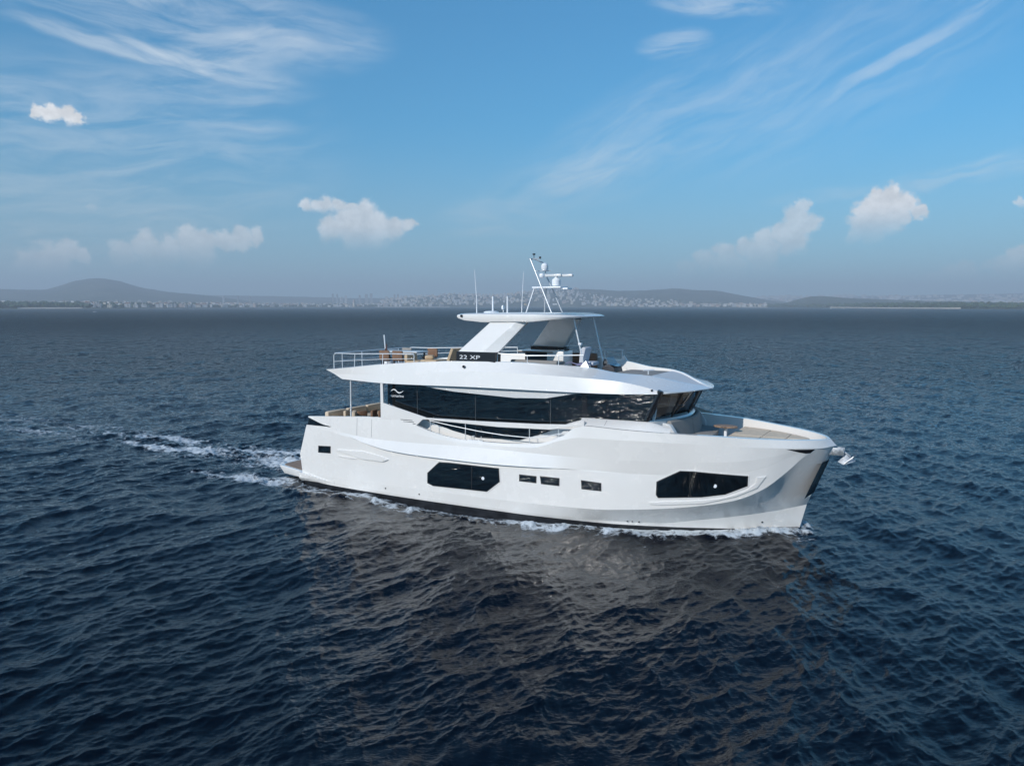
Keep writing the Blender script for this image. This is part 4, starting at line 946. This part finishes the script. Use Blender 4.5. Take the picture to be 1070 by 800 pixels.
# rails
def rail(name, top, posts, mid=True, r=.019, drop=None, parent=None):
    mb = MB(); mb.tube(top, r, 8)
    for p in posts: mb.tube(p, r * .85, 6)
    if mid:
        m_ = [tuple(Vector(a) * .5 + Vector(b) * .5) for a, b in posts]; mb.tube(m_, r * .6, 6)
    return mb.build(name, M['steel'], parent or yacht)
a0 = [(1.58, -2.55, 4.86), (1.58, -2.55, 5.34), (1.62, -2.55, 5.44), (1.75, -2.55, 5.46)]
rail('stern_rail', a0 + [(2.7, -2.56, 5.46), (4.52, -2.6, 5.52), (5.6, -2.62, 5.53)], [((1.58, -2.55, 4.84), (1.58, -2.55, 5.40)), ((2.68, -2.6, 4.95), (2.68, -2.56, 5.45)), ((4.1, -2.62, 5.1), (4.1, -2.6, 5.5)), ((5.6, -2.62, 5.2), (5.6, -2.62, 5.53))])
rail('stern_rail', [(a, -b, c) for a, b, c in a0] + [(2.7, 2.56, 5.46), (4.52, 2.6, 5.52), (7.2, 2.6, 5.60)], [((1.58, 2.55, 4.84), (1.58, 2.55, 5.40)), ((2.68, 2.6, 4.95), (2.68, 2.56, 5.45)), ((4.1, 2.62, 5.1), (4.1, 2.6, 5.5)), ((5.7, 2.62, 5.2), (5.7, 2.6, 5.56)), ((7.2, 2.62, 5.3), (7.2, 2.6, 5.6))])
rail('stern_rail', [(1.60, -2.5, 5.42), (1.45, -2.3, 5.45), (1.45, 2.3, 5.45), (1.60, 2.5, 5.42)], [((1.45, y, 4.8), (1.45, y, 5.45)) for y in (-1.9, -.65, .65, 1.9)])
for s in (-1, 1):
    rail('side_rail', [(9.1, s * 2.45, 5.66), (10.31, s * 2.38, 5.61), (11.4, s * 2.1, 5.63), (12.25, s * 1.88, 5.66)], [((9.16, s * 2.5, 5.34), (9.14, s * 2.45, 5.65)), ((10.31, s * 2.36, 5.34), (10.31, s * 2.38, 5.61)), ((11.4, s * 2.1, 5.3), (11.4, s * 2.1, 5.63)), ((12.22, s * 1.86, 5.22), (12.22, s * 1.88, 5.65))], mid=False)
# rails in the cut of the bulwark
for s in (-1, 1):
    g = lambda x, z: (x, s * 2.86, z)
    rail('cutaway_rail', [g(6.44, 3.10), g(7.4, 2.98), g(8.6, 2.86), g(9.6, 2.80), g(10.6, 2.79), g(11.2, 2.86), g(11.95, 3.05)], [(g(6.49, 2.72), g(6.49, 3.14)), (g(8.03, 2.48), g(8.03, 3.10)), (g(10.66, 2.56), g(10.66, 3.10)), (g(11.78, 2.88), g(11.78, 3.16))], mid=False, r=.016)
    MB().box(8.1, 8.75, s * 2.80, s * 2.86, 2.50, 2.53).tube([g(8.32, 2.52), g(8.30, 2.66), g(8.42, 2.68)], .016, 6).tube([g(8.68, 2.52), g(8.70, 2.68)], .016, 6).build('mooring_cleat', M['steel'], yacht)
# step-up of the side deck seen through the cut
for s in (-1, 1): MB().add([(10.9, s * 2.74, 2.3), (12.3, s * 2.74, 2.3), (12.3, s * 2.74, 3.1), (11.9, s * 2.74, 3.1), (10.9, s * 2.4, 2.3), (12.3, s * 2.4, 2.3), (12.3, s * 2.4, 3.1), (11.9, s * 2.4, 3.1)], [(0, 1, 2, 3), (7, 6, 5, 4), (0, 3, 7, 4), (2, 3, 7, 6)]).build('deck_step', M['nonskid'], yacht, smooth=0)
# anchor in its roller at the stem
an = MB()
an.box(19.8, 20.52, -.13, -.09, 2.60, 2.84, ch=.01).box(19.8, 20.52, .09, .13, 2.60, 2.84, ch=.01)
an.tube([(20.43, -.13, 2.72), (20.43, .13, 2.72)], .055, 12)
roller = an.build('bow_roller', M['galvanised'], yacht)
k = MB()
k.tube([(19.9, 0, 2.80), (20.50, 0, 2.72), (20.70, 0, 2.58)], .032, 8)
k.add([(20.6, 0, 2.66), (20.86, 0, 2.44), (20.52, -.2, 2.33), (20.52, .2, 2.33), (20.6, 0, 2.44), (20.34, -.1, 2.40), (20.34, .1, 2.40)], [(0, 2, 1), (0, 1, 3), (1, 2, 4), (1, 4, 3), (0, 5, 2), (0, 3, 6), (5, 4, 2), (4, 6, 3), (0, 6, 5), (5, 6, 4)])
k.tube([(20.54, -.18, 2.36), (20.80, -.14, 2.60), (20.88, 0, 2.63), (20.80, .14, 2.60), (20.54, .18, 2.36)], .016, 6)
k.build('anchor', M['galvanised'], roller, smooth=40)

# ------------------------------------------------------------------ things that stand on its decks
def place(name, x, y, z, label, cat, group=None, rz=0.):
    w = ship_to_world(x, y); return empty(name, (w[0], w[1], z), YZ + R(rz), label, cat, group)
# foredeck
t = place('bow_sofa', 15.2, 0, 2.36, 'taupe curved sofa with its back to the windscreen on the foredeck', 'sofa')
def bow_arc(y, off): return plan_front(y) - 15.2 + off
def arc_block(y0, y1, prof, name, mat, par, bev=.025):
    g = [[(bow_arc(y, o), y, z) for o, z in prof] for y in np.linspace(y0, y1, 7)]
    return MB().grid(g, cu=True).add(g[0], [tuple(range(len(prof)))]).add(g[-1], [tuple(range(len(prof)))[::-1]]).build(name, mat, par, smooth=30, bevel=bev)
arc_block(-1.7, 1.7, [(.14, .0), (.95, .0), (.98, .48), (.14, .48)], 'seat_base', M['white'], t)
for a, b in ((-1.68, -.34), (-.32, 1.0), (1.02, 1.68)):
    arc_block(a, b, [(.34, .49), (1.0, .49), (1.02, .56), (1.0, .63), (.34, .63)], 'seat', M['taupe'], t)
    arc_block(a, b, [(.15, .60), (.40, .60), (.30, 1.16), (.24, 1.20), (.15, 1.18)], 'backrest', M['taupe'], t)
for s in (-1, 1): arc_block(s * 1.70, s * 1.86, [(.10, .0), (.60, .0), (.56, .80), (.36, 1.10), (.10, 1.14)], 'armrest', M['greywhite'], t, .05)
t = place('bow_table', 16.62, .45, 2.36, 'small oval teak table on a white pedestal on the foredeck', 'table')
MB().lathe([(.02, .80), (.40, .80), (.42, .82), (.42, .84), (.40, .86), (.02, .86)], (0, 0, 0), 28).build('tabletop', M['teak'], t)
for v in t.children[0].data.vertices: v.co.y *= .68
MB().lathe([(.2, 0), (.2, .03), (.06, .06), (.055, .8), (.15, .81)], (0, 0, 0), 18).build('pedestal', M['plastic'], t)
t = place('bow_sun_pad', 17.0, 0, 2.62, 'beige padded sun bed filling the forward tip of the foredeck', 'sun bed')
def pad_w(x): return np.interp(x, [16.9, 17.6, 18.3, 18.9, 19.3, 19.45], [2.02, 1.8, 1.42, .95, .55, .3])
MB().grid([[(x - 17, s * (pad_w(x) + .02), z) for x in np.linspace(16.9, 19.45, 12) for s in (1,)] for z in (-.3, .27)] ).grid([[(x - 17, -(pad_w(x) + .02), z) for x in np.linspace(16.9, 19.45, 12)] for z in (-.3, .27)]).grid([[(-.1, y, z) for y in (-2.04, 2.04)] for z in (-.3, .27)]).grid([[(x - 17, s * (pad_w(x) + .02), .27) for x in np.linspace(16.9, 19.45, 12)] for s in (-1, 1)]).build('plinth', M['white'], t, smooth=20)
def cushion(x0, x1, y0f, y1f, z0, z1):
    xs = np.linspace(x0, x1, 8); g = []
    for k, (e, z) in enumerate(((0, z0), (0, z1 - .03), (.035, z1), )):
        pass
    mb = MB(); ring_ = []
    for x in xs:
        a, b = y0f(x), y1f(x); e = .035
        ring_.append([(x, a, z0), (x, a, z1 - e), (x, a + e, z1), (x, b - e, z1), (x, b, z1 - e), (x, b, z0)])
    mb.grid(ring_, cu=True); mb.add(ring_[0], [tuple(range(6))]); mb.add(ring_[-1], [tuple(range(6))[::-1]]); return mb
for x0, x1 in ((-.08, .93), (.95, 1.72), (1.74, 2.40)):
    for s in (-1, 1):
        f = (lambda x: .01) if s > 0 else (lambda x: -pad_w(x + 17)); g = (lambda x: pad_w(x + 17)) if s > 0 else (lambda x: -.01)
        cushion(x0, x1, f, g, .275, .39).build('cushion', M['beige'], t, smooth=35, bevel=.015)
# cockpit
t = place('cockpit_sofa', 1.0, -.2, 2.11, 'beige L-shaped sofa behind the stern bulwark of the main deck', 'sofa')
MB().box(-.4, .5, -1.9, 1.9, 0, .38, ch=.05).build('seat_base', M['white'], t)
for a, b in ((-1.9, -.66), (-.64, .64), (.66, 1.9)):
    MB().box(-.3, .5, a, b, .39, .53, ch=.05).build('seat', M['beige'], t)
    MB().box(-.42, -.2, a + .02, b - .02, .5, .86, ch=.07).build('backrest', M['beige'], t)
for i, (x, y, rz, hh) in enumerate(((2.35, -1.75, 35, .95), (3.35, -1.5, 160, 1.10))):
    t = place('armchair', x, y, 2.11, ['beige armchair beside the steel awning pole on the main deck', 'high-backed beige armchair against the white pillar of the main deck'][i], 'armchair', None, rz)
    MB().box(-.36, .36, -.36, .36, .0, .36, ch=.04).build('seat_base', M['brown'], t); MB().box(-.34, .36, -.33, .33, .37, .52, ch=.05).build('seat', M['beige'], t)
    MB().box(-.44, -.26, -.4, .4, .3, hh, ch=.06).build('backrest', M['beige'], t)
    for s in (-1, 1): MB().box(-.36, .36, s * .36, s * .46, .2, .66, ch=.04).build('armrest', M['brown'], t)
for i, (x, y, z, rz) in enumerate(((1.35, -1.6, 2.82, 20), (2.3, -1.72, 2.86, -30), (3.1, -1.95, 2.98, 10), (3.55, -1.95, 3.0, -14))):
    t = place('scatter_cushion', x, y, z, ['beige cushion leaning on the aft end of the main-deck sofa', 'brown cushion on the armchair beside the awning pole', 'brown cushion leaning on the high-backed armchair, the one farther aft', 'brown cushion leaning on the high-backed armchair, the one nearer the pillar'][i], 'cushion', None, rz)
    MB().box(-.06, .06, -.22, .22, -.2, .2, ch=.05).build('pillow', M['beige' if i == 0 else 'brown'], t)
# aft flying bridge
t = place('ensign_staff', 3.28, -1.3, 4.90, 'leaning white flagstaff with a furled dark red flag at the stern rail', 'flag')
MB().tube([(0, 0, 0), (-.12, 0, 1.28)], .026, 8).build('staff', M['plastic'], t)
fl = [[(-.06 + .06 * k + .012 * math.sin(3 * i), .05 * math.sin(2.2 * k + i), 1.02 - .16 * k * (1 - i / 8) - .085 * i) for k in range(5)] for i in range(9)]
m_ = MB().grid(fl).build('cloth', M['flag'], t, smooth=60, fix=False); so = m_.modifiers.new('thickness', 'SOLIDIFY'); so.thickness = .006
MB().box(-.08, .06, -.08, .08, .0, .22, ch=.02).box(.1, .26, -.08, .08, .0, .28, ch=.02).build('socket', M['plastic'], t)
t = place('dining_table', 3.4, -.3, 4.78, 'long pale-topped dining table on the aft flying bridge', 'table')
MB().box(-.95, .95, -.42, .42, .66, .71, ch=.015).build('tabletop', M['greywhite'], t)
for a in (-.8, .8):
    for b in (-.33, .33): MB().box(a - .03, a + .03, b - .03, b + .03, 0, .66).build('leg', M['dark'], t)
def dining_chair(x, y, rz, col, label):
    t = place('dining_chair', x, y, 4.78, label, 'chair', None, rz)
    MB().box(-.24, .24, -.24, .24, .38, .46, ch=.03).build('seat', M[col], t); MB().box(-.27, -.19, -.25, .25, .42, .78, ch=.03).build('backrest', M[col], t)
    for a in (-.2, .2):
        for b in (-.2, .2): MB().tube([(a, b, 0), (a * .95, b * .95, .4)], .018, 6).build('leg', M['dark'], t)
dining_chair(3.3, -1.25, 90, 'brown', 'brown dining chair at the near side of the table, closer to the flagstaff')
dining_chair(3.92, -1.2, 90, 'brown', 'brown dining chair at the near side of the table, nearer the bow')
dining_chair(2.8, .5, -90, 'taupe', 'grey dining chair at the far side of the table beside the flagstaff')
dining_chair(4.1, .55, -90, 'brown', 'brown dining chair at the far side of the table nearer the bow')
t = place('armchair', 4.62, -1.1, 4.8, 'boxy tan armchair between the dining table and the low daybed', 'armchair')
MB().box(-.3, .34, -.36, .36, .05, .38, ch=.05).build('seat', M['tan'], t); MB().box(-.36, -.2, -.36, .36, .3, .62, ch=.05).build('backrest', M['tan'], t)
t = place('daybed', 5.35, -1.0, 4.8, 'low tan daybed with a small cushion heap on the aft flying bridge', 'daybed')
MB().box(-.35, .45, -.45, .45, .08, .32, ch=.04).build('base', M['brown'], t); MB().box(-.33, .43, -.43, .43, .33, .44, ch=.04).build('mattress', M['tan'], t)
t2 = place('scatter_cushion', 5.25, -1.1, 5.26, 'small tan cushion lying on the low daybed', 'cushion', None, 25); MB().box(-.17, .17, -.17, .17, -.02, .15, ch=.06).build('pillow', M['tan'], t2)
for i, (x, y) in enumerate(((6.32, -1.3), (6.2, .1))):
    t = place('sun_lounger', x, y, 4.82, ['tan sun lounger with raised back close to the arch leg, the near one', 'tan sun lounger with raised back, half hidden behind the near one'][i], 'sun lounger')
    MB().box(-.5, .35, -.34, .34, .14, .26, ch=.03).build('frame', M['brown'], t); MB().box(-.5, .2, -.33, .33, .27, .38, ch=.04).build('mattress', M['tan'], t)
    q = [(.02, .30), (.28, .92), (.40, .88), (.14, .26)]; MB().prism(q, lambda a, b, d: (a, d, b), -.33, .33).build('backrest', M['tan'], t, smooth=0, bevel=.03)
# helm side of the flying bridge
t = place('wet_bar', 9.75, .3, 4.8, 'white wet bar with a wooden underside below the hardtop', 'bar')
MB().box(-.75, .55, -.4, .4, 0, .78, ch=.03).build('cabinet', M['dark'], t); MB().box(.2, .9, -.42, .42, 0, .84, ch=.03).build('locker', M['white'], t)
MB().box(-1.05, .5, -.5, .5, .82, .86, ch=.012).build('worktop', M['white'], t); MB().box(-1.0, .45, -.45, .45, .785, .818).build('underside', M['brown'], t)
t = place('l_shaped_settee', 9.9, -1.2, 4.8, 'grey-brown settee under the hardtop behind the steel side rail', 'settee')
MB().box(-.7, 1.2, -.3, .3, 0, .42, ch=.04).build('seat_base', M['dark'], t); MB().box(-.7, 1.2, -.3, .3, .43, .56, ch=.05).build('seat', M['taupe'], t); MB().box(-.7, 1.2, -.42, -.26, .3, .60, ch=.05).build('backrest', M['taupe'], t); MB().box(-1.5, 1.3, 2.9, 3.1, .1, .70, ch=.05).build('backrest', M['brown'], t)
t = place('helm_chair', 11.7, -.1, 4.8, 'pale grey high-backed helm seat under the forward edge of the hardtop', 'seat')
MB().tube([(0, 0, 0), (0, 0, .4)], .06, 10).build('pedestal', M['steel'], t); MB().box(-.26, .28, -.3, .3, .38, .52, ch=.05).build('seat', M['greyfab'], t)
MB().prism([(-.3, .45), (-.16, .45), (-.02, 1.02), (-.14, 1.06), (-.26, .95)], lambda a, b, d: (a, d, b), -.3, .3).build('backrest', M['greyfab'], t, smooth=0, bevel=.04)
t = place('helm_console', 12.35, .55, 4.8, 'dark helm console with a low tinted screen ahead of the helm seat', 'console')
MB().prism([(-.25, 0), (.3, 0), (.22, .28), (.05, .40), (-.15, .38), (-.25, .3)], lambda a, b, d: (a, d, b), -.4, .4).build('pod', M['dark'], t, smooth=0, bevel=.03)
MB().add([(.06, -.4, .40), (.34, -.34, .34), (.34, .34, .34), (.06, .4, .40), (-.12, -.36, .66), (-.12, .36, .66)], [(0, 1, 2, 3), (0, 3, 5, 4)]).build('screen', M['clear'], t, smooth=0, fix=False)
MB().lathe([(.15, -.02), (.17, 0), (.15, .02)], (-.3, 0, .42), 20, axis='x').build('steering_wheel', M['black'], t)
t = place('seat_cover', 11.9, -1.45, 5.3, 'violet-grey cloth cover folded over the coaming beside the helm seat', 'cover')
g = [[(-.42 + .12 * i, -.28 + .14 * j, .035 + .05 * math.sin(1.1 * i + .7 * j) - .012 * (i - 3) ** 2 * .3) for j in range(5)] for i in range(8)]
o = MB().grid(g).build('cloth', M['violet'], t, smooth=60, fix=False); so = o.modifiers.new('thickness', 'SOLIDIFY'); so.thickness = .02
